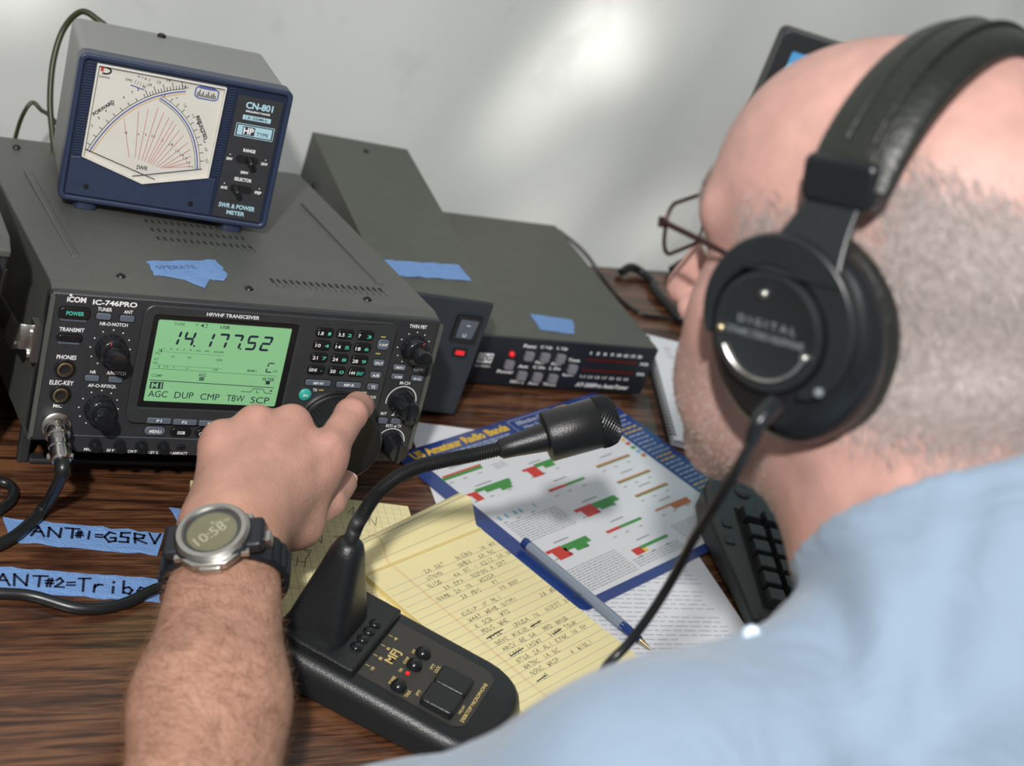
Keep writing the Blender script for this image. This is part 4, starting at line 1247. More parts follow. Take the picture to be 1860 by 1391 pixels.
G, Rd, Yl, Or = 3, 4, 5, 6
block(8, -43, [(0, 48, 1.0, 3.0, Rd), (-3, 47, -2.4, 1.0, G)])
block(9, -71, [(0, 13, 1, 4, Rd), (4, 13, -7, 1, Rd), (13, 57, 2, 6, G), (22, 55, -1.4, 2, G), (38, 52, -5, -1.4, G)])
block(87, -67, [(0, 18, 2, 5, Rd), (4, 18, -8, 2, Rd), (18, 46, 2, 6.5, G), (26, 40, -2, 2, G)])
block(88, -95, [(0, 23, -.5, 2.4, Rd), (23, 50, -.5, 2.4, G)])
block(88, -127, [(0, 24, 1, 4.6, Rd), (6, 24, -8, 1, Rd), (24, 57, -3, 4, G), (28, 48, -6, -3, G)])
block(12, -102, [(0, 3, -3, 2, 8), (9, 12, -3, 2, 8), (20, 23, -3, 2, 8), (27, 30, -3, 2, 8), (46, 47.6, -3, 2, 8)], False)
block(17, -155, [(0, 19, 1, 4.4, Rd), (5, 22, -9, 1, Rd), (19, 53, -3, 4, G), (30, 46, -7, -3, G)])
block(92.5, -157.5, [(0, 19, -.8, 2.2, Rd), (19, 50, -.8, 2.2, G)])
block(94, -185, [(0, 12, -5, 2.6, Rd), (12, 17, -5, -.6, Yl), (12, 52, -.6, 2.6, G)])
block(164, -88, [(0, 50, 0, 2.0, Or), (0, 50, -1.2, 0, G)])
block(164, -113, [(0, 50, 0, 2.0, Or), (0, 50, -1.2, 0, G)])
block(164, -134, [(0, 50, 0, 2.0, Or), (0, 50, -1.4, 0, G)])
block(165, -157, [(0, 50, 0, 2.2, Or), (22, 49, -5.4, 0, Or)])
block(140, -45, [(0, 40, 0, 2.4, Or), (42, 52, 0, 2.4, Or)])
for x0, x1, z0, n in ((12, 78, -112, 10), (10, 80, -176, 11), (84, 150, -193, 4), (66, 82, -46, 3), (160, 226, -178, 8)):
    for r in range(n):
        x = x0
        while x < x1:
            w = random.uniform(2.5, 7)
            rect(mb, x, min(x + w, x1), z0 - 2.6 * r, z0 - 2.6 * r + .75, q, 7)
            x += w + 1.1
ob('chart_printing', mb, ['cyel', 'cpale', 'cpale', 'cgreen', 'cred', 'cyel', 'corange', 'ctext', 'ccyan'], chart)


def sheet_of_paper(name, label, mw, w, h, m, th=.0005, cat='paper', curl=0.0):
    t = thing(name, label, cat)
    t.matrix_world = mw
    ob('sheet', MB().sheet(lambda u, v: (u * w, -v * h, th + curl * (math.sin(u * 3.1) * .5 + v * v)), 8, 8, thick=th), m, t, smooth=60)
    return t


pa = sheet_of_paper('loose_sheet', 'plain white sheet lying under the upper corner of the band chart', T(.349, .126, .0002) @ Rz(-.15), .216, .20, 'paper')
pb = sheet_of_paper('printed_sheet', 'white sheet with small printed lines under the lower edge of the band chart', T(.336, -.046, .0009) @ Rz(-.06), .216, .279, 'paper', .0003)
mb = MB()
q = lambda a, b: (a, b, .0004)
for r in range(34):
    x = .012
    while x < .19 - .05 * (r % 6 == 5):
        w = random.uniform(.004, .013)
        rect(mb, x, x + w, -.016 - r * .0052, -.0150 - r * .0052, q)
        x += w + .0022
ob('printed_lines', mb, 'cpale', pb)

# graph pad
GPm = T(.133, .0310, .0004) @ Rz(-.168)
gp = thing('graph_pad', 'yellow graph paper pad pencilled with notes under the left hand', 'notepad')
gp.matrix_world = GPm
ob('page_block', MB().box(0, .172, -.150, 0, 0, .0030), ['yellow'], gp)
mb = MB()
q = lambda a, b: (a, b, .0031)
for i in range(26):
    rect(mb, .004 + i * .0064, .00425 + i * .0064, -.149, -.001, q, 0)
for i in range(23):
    rect(mb, .001, .171, -.0062 - i * .0064, -.0060 - i * .0064, q, 0)
for z in (-.112, -.1145):
    rect(mb, .001, .171, z, z + .0004, q, 1)
ob('grid_ruling', mb, ['rule', 'rulered'], gp)
mb = MB()
random.seed(5)
for s, x, y in (('A', .075, -.052), ('N 7', .087, -.060), ('H K', .060, -.072), ('7 A', .076, -.080), ('4 H', .055, -.090), ('T N', .120, -.030), ('K 4', .105, -.020)):
    write(mb, s, x, y, .006, .010, lambda a, b: (a, b, .0032), .0005)
ob('pencil_notes', mb, 'pencil', gp)

# legal pad: frame at the binding's left end, x across, y down the page
LX = Vector((.9098, .4150, 0)).normalized()
LPm = frame((.2340, -.0852, 0), LX, Vector((-LX.y, LX.x, 0)))
lp = thing('legal_pad', 'ruled yellow legal pad with handwritten call signs and a curled-over top page', 'notepad')
lp.matrix_world = LPm
LW, LL, LT = .1295, .203, .0062
ob('page_block', MB().box(0, LW, -LL, 0, .0012, .0012 + LT), 'yellow2', lp)
lt = .0012 + LT
pg = ob('top_page', MB().sheet(lambda u, v: (u * LW, -v * LL, lt + .0004 + .0012 * max(0, v - .7) * (1 - u)), 6, 24, thick=.0003), 'yellow', lp, smooth=60)
mb = MB()
q = lambda a, b: (a, b, lt + .00055 + .0012 * max(0, -b / LL - .7) * (1 - a / LW))
for i in range(27):
    z = -.020 - i * .0069
    polyline(mb, [(.0008 + j * (LW - .0016) / 8, z) for j in range(9)], .00028, q, 0)
for x in (.0268, .0281):
    polyline(mb, [(x, -.001 - j * .0083) for j in range(25)], .00028, q, 1)
ob('ruling', mb, ['rule', 'rulered'], pg)
mb = MB()
random.seed(21)
LINES = [(0, '   2A SAT   N1EBQ  1A WV'), (1, '  UTNYN    NHBV  6A NC'), (2, ' N1SB   4A NT - K2IZ 3A NJ'), (3, '   3A EPA  N2PON A EPT'), (4, 'N4MB 2A IN  WS2SA'), (5, '    3A MDC   9T'), (6, '            VO BNY'), (7, ' KU5IP 1F MLI'), (8, ' W4AY WB4B NYYMI'), (9, ' K SCR  WYD        2A WE'), (10, ' MDUS WHE'), (11, ' WYSB   UNUDA IN  NIEST VA ENY'), (12, ' N4YC WIKUE WI4'), (13, ' ARCV 4E GA  MAD WAGB'), (14, ' K3SS 1ASWY  VIBM TOUR'), (15, ' NTGA 2A AL1 KT4K IN NY'), (16, ' W4TNC 1A NC'), (17, ' NSNC WKSP   6 WINLI'), (18, '  JA')]
for i, s in LINES:
    write(mb, s, .031, -.0196 - i * .0069, .00265, .0037, q, .00034, jit=.13, slant=.1, gap=.34, m=0, space=1.75)
for x, z, w in ((.033, -.0935, .020), (.075, -.1010, .014), (.036, -.1150, .016), (.085, -.1150, .012), (.033, -.1430, .012)):
    polyline(mb, [(x, z), (x + w, z + .0012)], .0009, q, 0)
ob('handwriting', mb, 'pencil', pg)


FH = .0150


def fold(u, v):
    """pages turned over the binding: they rise, roll over the top edge and run back below"""
    s = v
    L = .016 + .003 * u
    if s < .45:
        t = s / .45
        return (u * LW - .002, t * L, lt + .0006 + FH * t * t * (3 - 2 * t) * (.75 + .5 * u))
    if s < .8:
        a = (s - .45) / .35 * math.pi
        rr_ = (FH * (.75 + .5 * u) + lt) / 2
        return (u * LW - .002, L + rr_ * 1.1 * math.sin(a), lt + .0006 + FH * (.75 + .5 * u) - rr_ * (1 - math.cos(a)))
    t = (s - .8) / .2
    return (u * LW - .002, L - t * .014, .0012)


ob('turned_page', MB().sheet(fold, 14, 48, thick=.0004), 'yellow', lp, smooth=70)
mb = MB()


def onfold(u, v, h=.0005):
    p = Vector(fold(u, v))
    n = (Vector(fold(u + .01, v)) - Vector(fold(u - .01, v))).cross(Vector(fold(u, v + .01)) - Vector(fold(u, v - .01)))
    return p + n.normalized() * h


for v in (.16, .33, .47, .56, .64):
    for j in range(14):
        a, b = j / 14, (j + 1) / 14
        mb.add([onfold(a, v), onfold(b, v), onfold(b, v + .004), onfold(a, v + .004)], [(0, 1, 2, 3)], 0)
for u in (.205, .215):
    for j in range(24):
        a, b = .02 + j * .026, .02 + (j + 1) * .026
        mb.add([onfold(u, a), onfold(u + .0025, a), onfold(u + .0025, b), onfold(u, b)], [(0, 1, 2, 3)], 1)
ob('turned_page_ruling', mb, ['rule', 'rulered'], lp)
ob('binding_strip', MB().box(-.0005, LW + .0005, -.0012, .0012, .001, lt + .0009), 'yellow2', lp)

# pen along the right edge of the pad
PA, PB = Vector((.3835, -.0490, .0085)), Vector((.4365, -.1735, .0068))
ax = (PB - PA).normalized()
pen = thing('ballpoint_pen', 'clear blue ballpoint pen lying along the edge of the legal pad', 'pen')
pen.matrix_world = frame(tuple(PA), ax, Vector((-ax.y, ax.x, 0)))
PL = (PB - PA).length
ob('barrel', MB().lathe([(.0036, .004), (.0040, .005), (.0040, PL - .028), (.0036, PL - .026)], (0, 0, 0), (1, 0, 0), 8), 'penclear', pen)
ob('ink_tube', MB().lathe([(.0013, .006), (.0013, PL - .01)], (0, 0, 0), (1, 0, 0), 10), 'penblue', pen)
ob('end_plug', MB().lathe([(.0037, -.001), (.0041, .000), (.0041, .005)], (0, 0, 0), (1, 0, 0), 12), 'penblue', pen, smooth=40)
ob('grip', MB().lathe([(.0040, PL - .030), (.0038, PL - .026), (.0030, PL - .011)], (0, 0, 0), (1, 0, 0), 12), 'penblue', pen, smooth=40)
ob('tip', MB().lathe([(.0026, PL - .011), (.0009, PL - .002), (.0005, PL)], (0, 0, 0), (1, 0, 0), 12), 'gold', pen, smooth=40)

# spiral notebook by the tuner
NB = frame((.609, .104, 0), (.93, -.36, 0), (.36, .93, 0))
nb = thing('spiral_notebook', 'wire-bound white notebook lying between tuner and operator', 'notebook')
nb.matrix_world = NB
ob('page_block', MB().box(.006, .155, 0, .205, .0015, .008), 'paper', nb, bevel=.0006)
ob('cover_page', MB().sheet(lambda u, v: (.006 + .150 * u, -.002 + .207 * v, .0095 + .004 * math.sin(u * 2.6) * (1 - v * .6)), 10, 10, thick=.0005), 'paper', nb, smooth=60)
mb = MB()
for r in range(20):
    x = .022
    while x < .12:
        w = random.uniform(.006, .016)
        zz = .0098 + .004 * math.sin((x - .006) / .15 * 2.6) * (1 - (.02 + r * .009) / .207 * .6) + .0004
        if random.random() < .75:
            rect(mb, x, x + w, .018 + r * .009, .0192 + r * .009, lambda a, b: (a, b, zz + .0006), 0 if r % 6 else 1)
        x += w + .004
ob('printed_lines', mb, ['cpale', 'corange'], nb)
for i in range(34):
    y = .006 + i * .0058
    mb = MB().tube([(.006 + .0048 * math.cos(a), y + .0008 * a / 6.3, .0056 + .0056 * math.sin(a)) for a in [k * 2 * math.pi / 10 for k in range(11)]], .0007, 6, smooth=0)
    ob('binding_ring', mb, 'black', nb, smooth=60)

# keyboard
KBm = frame((.5380, -.1500, 0), (.945, -.327, 0), (.327, .945, 0))
kb = thing('keyboard', 'black computer keyboard with round media buttons under the chin', 'keyboard')
kb.matrix_world = KBm
KO = [(.006, 0), (.44, 0), (.455, .02), (.46, .14), (.43, .195), (.10, .213), (.045, .218), (.012, .200), (-.006, .165), (-.010, .125), (-.004, .075), (0, .05)]
mbk = MB()
n = len(KO)
hz = lambda y: .013 + .012 * y / .2
c_ = (.22, .105)
ins = [(c_[0] + (a - c_[0]) * .985, c_[1] + (b - c_[1]) * .96) for a, b in KO]
vs_ = [(a, b, .002) for a, b in KO] + [(a, b, hz(b)) for a, b in KO] + [(a, b, hz(b) + .004) for a, b in ins]
fs_ = [tuple(range(n - 1, -1, -1)), tuple(range(2 * n, 3 * n))] + [(i, (i + 1) % n, n + (i + 1) % n, n + i) for i in range(n)] + [(n + i, n + (i + 1) % n, 2 * n + (i + 1) % n, 2 * n + i) for i in range(n)]
mbk.add(vs_, fs_)
ob('body', mbk, 'kb', kb, smooth=35, bevel=.002)
kz = lambda y: hz(y) + .004
ob('key_well', MB().add([(.016, .012, kz(.012) + .0002), (.44, .012, kz(.012) + .0002), (.44, .140, kz(.14) + .0002), (.016, .140, kz(.14) + .0002)], [(0, 1, 2, 3)]), 'hole', kb)
keymesh = None
for r in range(6):
    for c in range(21):
        wide = 1.5 if (c == 0 and r in (1, 2, 3)) else 1.0
        x = .019 + c * .0200
        y = .014 + r * .0202 + (.004 if r == 5 else 0)
        if keymesh is None:
            t = .0022
            vs_ = [(0, 0, 0), (.018, 0, 0), (.018, .018, 0), (0, .018, 0), (t, t, .008), (.018 - t, t, .008), (.018 - t, .0165, .0085), (t, .0165, .0085)]
            keymesh = ob('key', MB().add(vs_, [(4, 5, 6, 7), (0, 1, 5, 4), (1, 2, 6, 5), (2, 3, 7, 6), (3, 0, 4, 7)]), 'key', kb, bevel=.0006)
            k_ = keymesh
        else:
            k_ = keymesh.copy()
            COL.objects.link(k_)
            k_.parent = kb
        k_.location = (x, y, kz(y) + .0003)
for i, (x, y) in enumerate(((.022, .186), (.046, .196), (.030, .165), (.056, .176), (.080, .186), (.104, .19), (.128, .19))):
    ob('media_button', MB().lathe([(.0078, 0), (.0078, .0022), (.0062, .0034), (.001, .0038)], (x, y, kz(y) - .0012), (0, 0, 1), 20), 'kb', kb, smooth=45)
for x, y in ((.004, .115), (.002, .092)):
    ob('side_button', MB().box(x - .004, x + .005, y - .006, y + .006, kz(y) - .006, kz(y) + .001), 'key', kb, bevel=.001)
for x, y in ((.03, .02), (.42, .02), (.03, .18), (.42, .18)):
    ob('foot', MB().lathe([(.006, 0), (.006, .003)], (x, y, 0), (0, 0, 1), 12), 'rubber', kb)
# ---------------------------------------------------------------- desk microphone
MX = Vector((.7109, -.7032, 0)).normalized()          # along the base, from the stalk to the bar
MY = Vector((-MX.y, MX.x, 0))                        # across the base
MICm = frame((.1406, -.1830, 0), MX, MY)
mic = thing('desk_microphone', 'black desktop microphone with gooseneck and big square talk bar', 'microphone')
mic.matrix_world = MICm
X0, BL, BWd = -.022, .165, .096


def bh(x):
    return .0275 - .005 * (x + .02) / .16


out = []
XE = X0 + BL
for cx, cy, a, r in ((XE - .030, .030, -90, .030), (XE - .030, BWd - .030, 0, .030), (X0 + .010, BWd - .010, 90, .010), (X0 + .010, .010, 180, .010)):
    for k in range(7):
        t = math.radians(a + 90 * k / 6)
        out.append((cx + r * math.cos(t), cy + r * math.sin(t)))
n = len(out)
cc = (X0 + BL / 2, BWd / 2)


def sc(k, z, dz=0.0):
    return [(cc[0] + (a - cc[0]) * (1 - 2 * k / BL), cc[1] + (b - cc[1]) * (1 - 2 * k / BWd), (z if z is not None else bh(a)) + dz) for a, b in out]


layers = [sc(.001, .002), sc(-.003, .004), sc(-.001, None, -.010), sc(.0012, None, -.004), sc(.004, None, -.001), sc(.007, None, 0)]
vs_ = [p for L in layers for p in L]
fs_ = [tuple(range(n - 1, -1, -1)), tuple(range((len(layers) - 1) * n, len(layers) * n))]
for q_ in range(len(layers) - 1):
    fs_ += [(q_ * n + i, q_ * n + (i + 1) % n, (q_ + 1) * n + (i + 1) % n, (q_ + 1) * n + i) for i in range(n)]
ob('base', MB().add(vs_, fs_), 'micb', mic, smooth=40)
# raised step carrying the stalk
ob('stalk_step', MB().add([(x, y, z + (bh(x) if z < .02 else 0)) for x, y, z in [(-.014, .0065, -.002), (.0425, .0065, -.002), (.0425, .0885, -.002), (-.014, .0885, -.002), (-.013, .0075, .006), (.0412, .0078, .006), (.0412, .0870, .006), (-.013, .0870, .006)]],
                           [(4, 5, 6, 7), (0, 1, 5, 4), (1, 2, 6, 5), (2, 3, 7, 6), (3, 0, 4, 7)]), 'micb', mic, bevel=.0015)
# stalk housing: loft of rounded rectangles leaning up to the neck
SB, ST = Vector((.0045, .0430, bh(.005) + .0055)), Vector((.0030, .0430, .0965))
lay = []
for t, wx, wy, r in ((0, .0215, .0260, .010), (.05, .0212, .0256, .011), (.25, .0188, .0222, .011), (.6, .0142, .0155, .010), (.85, .0112, .0116, .0095), (.95, .0090, .0094, .0085), (1, .0060, .0062, .0055)):
    c = SB.lerp(ST, t)
    lay.append([(c.x + a, c.y + b, c.z) for a, b in rr(-wx, wx, -wy, wy, min(r, wx * .95, wy * .95), 5)])
n = len(lay[0])
fs_ = [tuple(range((len(lay) - 1) * n, len(lay) * n))]
for q_ in range(len(lay) - 1):
    fs_ += [(q_ * n + i, q_ * n + (i + 1) % n, (q_ + 1) * n + (i + 1) % n, (q_ + 1) * n + i) for i in range(n)]
ob('stalk', MB().add([p for L in lay for p in L], fs_), 'micb', mic, smooth=50)
# gooseneck and capsule in room coordinates
IM = MICm.inverted()
NT = MICm @ ST
H0, H1 = R(905, 817, 1.005), R(1000, 791, 1.010)
path = [NT - Vector((0, 0, .008)), NT + Vector((.001, .002, .008)), R(658, 936, .982), R(688, 893, .985), R(740, 856, .989), R(800, 838, .994), R(860, 826, 1.0), R(930, 810, 1.006)]
P = [IM @ p for p in path]
neck = ob('gooseneck', MB().tube(P, .0042, 12, smooth=10), 'rubber', mic, smooth=60)
cv = curve(P, 14)
mb = MB()
for i in range(0, len(cv) - 1):
    c, d = cv[i], (cv[i + 1] - cv[i])
    mb.lathe([(.0043, -.0007), (.0050, 0), (.0043, .0007)], c, d, 12)
g = ob('neck_rings', mb, 'rubber', neck, smooth=60)
g['kind'] = 'stuff'
D = (IM.to_3x3() @ (H1 - H0)).normalized()
h0 = IM @ H0
Ls = (H1 - H0).length
ob('capsule_sleeve', MB().lathe([(.0048, 0), (.0066, .002), (.0074, .012), (.0096, Ls * .9), (.0096, Ls + .002)], h0, D, 32), 'micb', mic, smooth=40)
HL = .044
hd_ = ob('capsule', MB().lathe([(.0100, -.004), (.0158, -.003), (.0167, -.001), (.0167, HL * .72), (.0160, HL * .74)], h0 + D * Ls, D, 40), 'micb', mic, smooth=40)
mb = MB()
mb.lathe([(.0165, HL * .72), (.0168, HL * .82), (.0158, HL * .93), (.0125, HL), (.006, HL * 1.03), (.001, HL * 1.035)], h0 + D * Ls, D, 40)
gr = ob('grille', mb, 'hole', hd_, smooth=50)
mb = MB()
u = D.orthogonal().normalized()
w = D.cross(u)


def gp_(t, a):
    prof = [(.0170, HL * .73), (.0172, HL * .82), (.0162, HL * .935), (.0129, HL + .0004), (.0064, HL * 1.03 + .0005), (.001, HL * 1.035 + .0006)]
    k = min(int(t * 5), 4)
    f = t * 5 - k
    r = prof[k][0] * (1 - f) + prof[k + 1][0] * f
    z = prof[k][1] * (1 - f) + prof[k + 1][1] * f
    return h0 + D * (Ls + z) + u * (r * math.cos(a)) + w * (r * math.sin(a))


for s in (-1, 1):
    for k in range(36):
        a0 = k / 36 * 2 * math.pi
        mb.tube([gp_(t / 12, a0 + s * t / 12 * 1.5) for t in range(13)], .00042, 4, smooth=0)
gm = ob('grille_mesh', mb, 'mesh', gr, smooth=60)
gm['kind'] = 'stuff'
# four small pads on the step
for i in range(4):
    x, y = .0345, .0235 + .0100 * i
    ob('level_button', MB().lathe([(.0042, 0), (.0042, .0012), (.0030, .0026), (.0008, .0030)], (x - .0015, y + .006, .0055 + bh(x)), (0, 0, 1), 18), 'knob', mic, smooth=50)
# control plate with gold print
px0, px1, py0, py1 = .0430, .1200, .0140, .0810
tz = lambda x: bh(x)
mb = MB()
o_ = rr(px0, px1, py0, py1, .010, 5)
o_ = [(a, b) if a > px0 + .02 else (px0 if a < px0 + .012 else a, py0 if b < .03 else py1) for a, b in o_]
vs_ = [(a, b, tz(a) + .0006) for a, b in o_]
mb.add(vs_, [tuple(range(len(vs_)))])
vs2 = [(a, b, tz(a) - .002) for a, b in o_]
n = len(o_)
mb.add(vs_ + vs2, [(i, n + i, n + (i + 1) % n, (i + 1) % n) for i in range(n)])
plate = ob('control_plate', mb, 'micp', mic)
mb = MB()
pm2 = lambda a, b: (b * mm, a * mm, tz(b * mm) + .0008)      # text runs across the base, read from the right side


def mt(s, x, y, w, h):
    """x along the base, y across, letters running across from left to right"""
    v, f = glyphs(s, .03)
    mb.add([(x * mm - b * h * mm, y * mm + a * w * mm, tz(x * mm) + .0008) for a, b in v], [tuple(reversed(q)) for q in f])


mt('MFJ', 55.5, 45.5, 15.5, 8.0)
for i, s in enumerate(('10', '8', '6', '4')):
    rect(mb, 43.6, 46.6, 25 + 12.6 * i, 25.7 + 12.6 * i, lambda a, b: (a * mm, b * mm, tz(a * mm) + .0008))
    mt(s, 49, 25 + 12.6 * i, 3.6, 2.4)
for s, x, y, w, h in (('HI', 64, 60.5, 4, 2.2), ('COMP', 63.5, 48.5, 8, 2.2), ('ON', 64.5, 37, 4, 2.2), ('POWER', 64, 24.5, 9, 2.4), ('TALK', 77.5, 20.0, 8, 2.4), ('PTT', 83, 26, 6, 2.4), ('PTT', 80.5, 56, 6, 2.4), ('LOCK', 84, 56, 8, 2.4), ('MFJ-297', 112.6, 32, 10, 2.2)):
    mt(s, x, y, w, h)
mt('DESKTOP MICROPHONE', 116.4, 44.5, 46, 2.6)
ob('gold_lettering', mb, 'gold_print', plate)['kind'] = 'stuff'
for x, y in ((.0700, .0625), (.0700, .0475), (.0700, .0210)):
    ob('push_switch', MB().lathe([(.0056, 0), (.0056, .0016), (.0042, .0046), (.0014, .0058)], (x, y, tz(x)), (0, 0, 1), 22), 'knob', mic, smooth=50)
ob('power_lamp', MB().lathe([(.0017, 0), (.0015, .0012), (.0004, .0016)], (.0695, .0375, tz(.07) + .0004), (0, 0, 1), 12), 'redled', mic, smooth=50)
# talk bar of two plates
for y0, y1, nm in ((.0165, .0385, 'talk_bar'), (.0391, .0590, 'lock_bar')):
    x0, x1 = .0865, .1100
    z0 = tz(.098)
    mb = MB().prism(rr(x0, x1, y0, y1, .003, 4), z0 - .002, z0 + .0062, 'z')
    ob(nm, mb, 'micb', mic, smooth=40, bevel=.0016, seg=3)
# lead with clear modular plug into the back of the base
ld = thing('modular_lead', 'glossy black lead with clear plug running from the desk microphone under the wrist', 'cable')
LP0 = Vector((.1440, -.1290, .0120))
ld.matrix_world = T(*LP0)
pts = [Vector((-.60, -.37, .0042)), Vector((-.40, -.25, .0042)), Vector((-.14, -.112, .0042)), Vector((-.06, -.090, .0042)), Vector((-.023, -.0939, .0042)), Vector((-.003, -.0972, .0042)), Vector((.0246, -.1103, .0042)), Vector((.0521, -.1070, .0042)), Vector((.0815, -.0912, .0042)), Vector((.108, -.090, .0042)), Vector((.128, -.106, .009)), LP0]
ob('cord', MB().tube([p - LP0 for p in pts], .0038, 12, smooth=8), 'cable', ld, smooth=60)
dv = (MICm @ Vector((-.02, .030, .015)) - LP0)
dv.z = 0
dv.normalize()
pfm = frame((0, 0, 0), dv, Vector((-dv.y, dv.x, 0)))
mb = MB()
mb.add([pfm @ Vector((x, y, z)) for z in (-.004, .004) for y in (-.0058, .0058) for x in (-.009, .012)], [(0, 2, 3, 1), (4, 5, 7, 6), (0, 1, 5, 4), (2, 6, 7, 3), (0, 4, 6, 2), (1, 3, 7, 5)])
pg_ = ob('clear_plug', mb, 'clearp', ld, bevel=.0006)
mb = MB()
for i in range(8):
    y = -.0042 + .0012 * i
    mb.add([pfm @ Vector((x, y + a, z)) for z in (.0030, .0036) for a in (0, .0006) for x in (.003, .011)], [(0, 2, 3, 1), (4, 5, 7, 6), (0, 1, 5, 4), (2, 6, 7, 3), (0, 4, 6, 2), (1, 3, 7, 5)])
ob('plug_contacts', mb, 'gold', pg_)
# ---------------------------------------------------------------- distance-field sculpting
class Field:
    def __init__(s, lo, hi, res):
        s.lo, s.res = np.array(lo, np.float32), res
        s.n = tuple(int(math.ceil((h - l) / res)) + 1 for l, h in zip(lo, hi))
        s.F = np.full(s.n, 0.06, np.float32)

    def grid(s, blo, bhi):
        i0 = [max(0, int(math.floor((b - l) / s.res))) for b, l in zip(blo, s.lo)]
        i1 = [min(n, int(math.ceil((b - l) / s.res)) + 1) for b, l, n in zip(bhi, s.lo, s.n)]
        if any(b <= a for a, b in zip(i0, i1)):
            return None, None
        ax = [s.lo[k] + s.res * np.arange(i0[k], i1[k], dtype=np.float32) for k in range(3)]
        return tuple(slice(a, b) for a, b in zip(i0, i1)), np.meshgrid(*ax, indexing='ij', sparse=True)

    def put(s, fn, blo, bhi, k, mode='add'):
        sl, g = s.grid([b - k - .012 for b in blo], [b + k + .012 for b in bhi])
        if sl is None:
            return
        d = fn(*g).astype(np.float32)
        a = s.F[sl]
        if mode == 'add':
            h = np.clip(.5 + .5 * (a - d) / k, 0, 1)
            s.F[sl] = a * (1 - h) + d * h - k * h * (1 - h)
        elif mode == 'cut':
            d = -d
            h = np.clip(.5 - .5 * (a - d) / k, 0, 1)
            s.F[sl] = a * (1 - h) + d * h + k * h * (1 - h)

    def cone(s, a, b, ra, rb, k=.01, mode='add', ax=None, sq=1.0):
        """tapered capsule; ax, sq: flattened (sq > 1) along ax"""
        a, b = np.array(a, float), np.array(b, float)
        ba = b - a
        L2 = max(float(ba @ ba), 1e-9)
        ax_ = None if ax is None else np.array(ax, float) / np.linalg.norm(ax)

        def fn(X, Y, Z):
            px, py, pz = X - a[0], Y - a[1], Z - a[2]
            h = np.clip((px * ba[0] + py * ba[1] + pz * ba[2]) / L2, 0, 1)
            qx, qy, qz = px - ba[0] * h, py - ba[1] * h, pz - ba[2] * h
            d2 = qx * qx + qy * qy + qz * qz
            if ax_ is not None:
                t = qx * ax_[0] + qy * ax_[1] + qz * ax_[2]
                d2 = d2 + t * t * (sq * sq - 1)
            return np.sqrt(d2) - (ra + (rb - ra) * h)
        R_ = max(ra, rb)
        s.put(fn, np.minimum(a, b) - R_, np.maximum(a, b) + R_, k, mode)

    def ell(s, c, r, axes=None, k=.01, mode='add'):
        c = np.array(c, float)
        A = np.eye(3) if axes is None else np.array(axes, float)
        r = np.array(r, float)

        def fn(X, Y, Z):
            px, py, pz = X - c[0], Y - c[1], Z - c[2]
            q0 = q1 = 0
            for i in range(3):
                t = px * A[i][0] + py * A[i][1] + pz * A[i][2]
                q0 = q0 + (t / r[i]) ** 2
                q1 = q1 + (t / r[i] ** 2) ** 2
            k0 = np.sqrt(q0)
            return k0 * (k0 - 1) / np.maximum(np.sqrt(q1), 1e-6)
        R_ = r.max()
        s.put(fn, c - R_, c + R_, k, mode)

    def surface(s):
        F, n = s.F, s.n
        ins = F < 0
        c = [ins[i:n[0] - 1 + i, j:n[1] - 1 + j, k:n[2] - 1 + k] for i in (0, 1) for j in (0, 1) for k in (0, 1)]
        al = c[0].copy()
        an = c[0].copy()
        for q in c[1:]:
            al &= q
            an |= q
        act = an & ~al
        I = np.argwhere(act)
        idx = np.full(act.shape, -1, np.int32)
        idx[act] = np.arange(len(I), dtype=np.int32)
        corner = [(i, j, k) for i in (0, 1) for j in (0, 1) for k in (0, 1)]
        val = np.stack([F[I[:, 0] + i, I[:, 1] + j, I[:, 2] + k] for i, j, k in corner], 1)
        acc = np.zeros((len(I), 3), np.float32)
        cnt = np.zeros(len(I), np.float32)
        for a in range(8):
            for b in range(a + 1, 8):
                if sum(abs(p - q) for p, q in zip(corner[a], corner[b])) != 1:
                    continue
                va, vb = val[:, a], val[:, b]
                x = (va < 0) != (vb < 0)
                t = np.where(x, va / np.where(x, va - vb, 1), 0)
                ca, cb = np.array(corner[a], np.float32), np.array(corner[b], np.float32)
                acc += np.where(x[:, None], ca + t[:, None] * (cb - ca), 0)
                cnt += x
        V = s.lo + s.res * (I + acc / cnt[:, None])
        quads = []
        for axn in range(3):
            sl0 = [slice(None)] * 3
            sl1 = [slice(None)] * 3
            sl0[axn] = slice(0, n[axn] - 1)
            sl1[axn] = slice(1, n[axn])
            A_, B_ = ins[tuple(sl0)], ins[tuple(sl1)]
            E = np.argwhere(A_ != B_)
            o1, o2 = [(1, 2), (2, 0), (0, 1)][axn]
            ok = (E[:, o1] > 0) & (E[:, o2] > 0) & (E[:, o1] < n[o1] - 1) & (E[:, o2] < n[o2] - 1)
            E = E[ok]
            flip = ~A_[E[:, 0], E[:, 1], E[:, 2]]

            def at(d1, d2):
                e = E.copy()
                e[:, o1] += d1
                e[:, o2] += d2
                return idx[e[:, 0], e[:, 1], e[:, 2]]
            q = np.stack([at(-1, -1), at(0, -1), at(0, 0), at(-1, 0)], 1)
            q[flip] = q[flip][:, ::-1]
            quads.append(q)
        return V, np.concatenate(quads)


def relax(V, Q, it=2, lam=.5):
    n = len(V)
    E = np.concatenate([Q[:, [0, 1]], Q[:, [1, 2]], Q[:, [2, 3]], Q[:, [3, 0]]])
    cnt = np.bincount(E[:, 0], minlength=n) + np.bincount(E[:, 1], minlength=n)
    for _ in range(it):
        S = np.stack([np.bincount(E[:, 0], V[E[:, 1], k], n) + np.bincount(E[:, 1], V[E[:, 0], k], n) for k in range(3)], 1)
        V = V + lam * (S / np.maximum(cnt, 1)[:, None] - V)
    return V


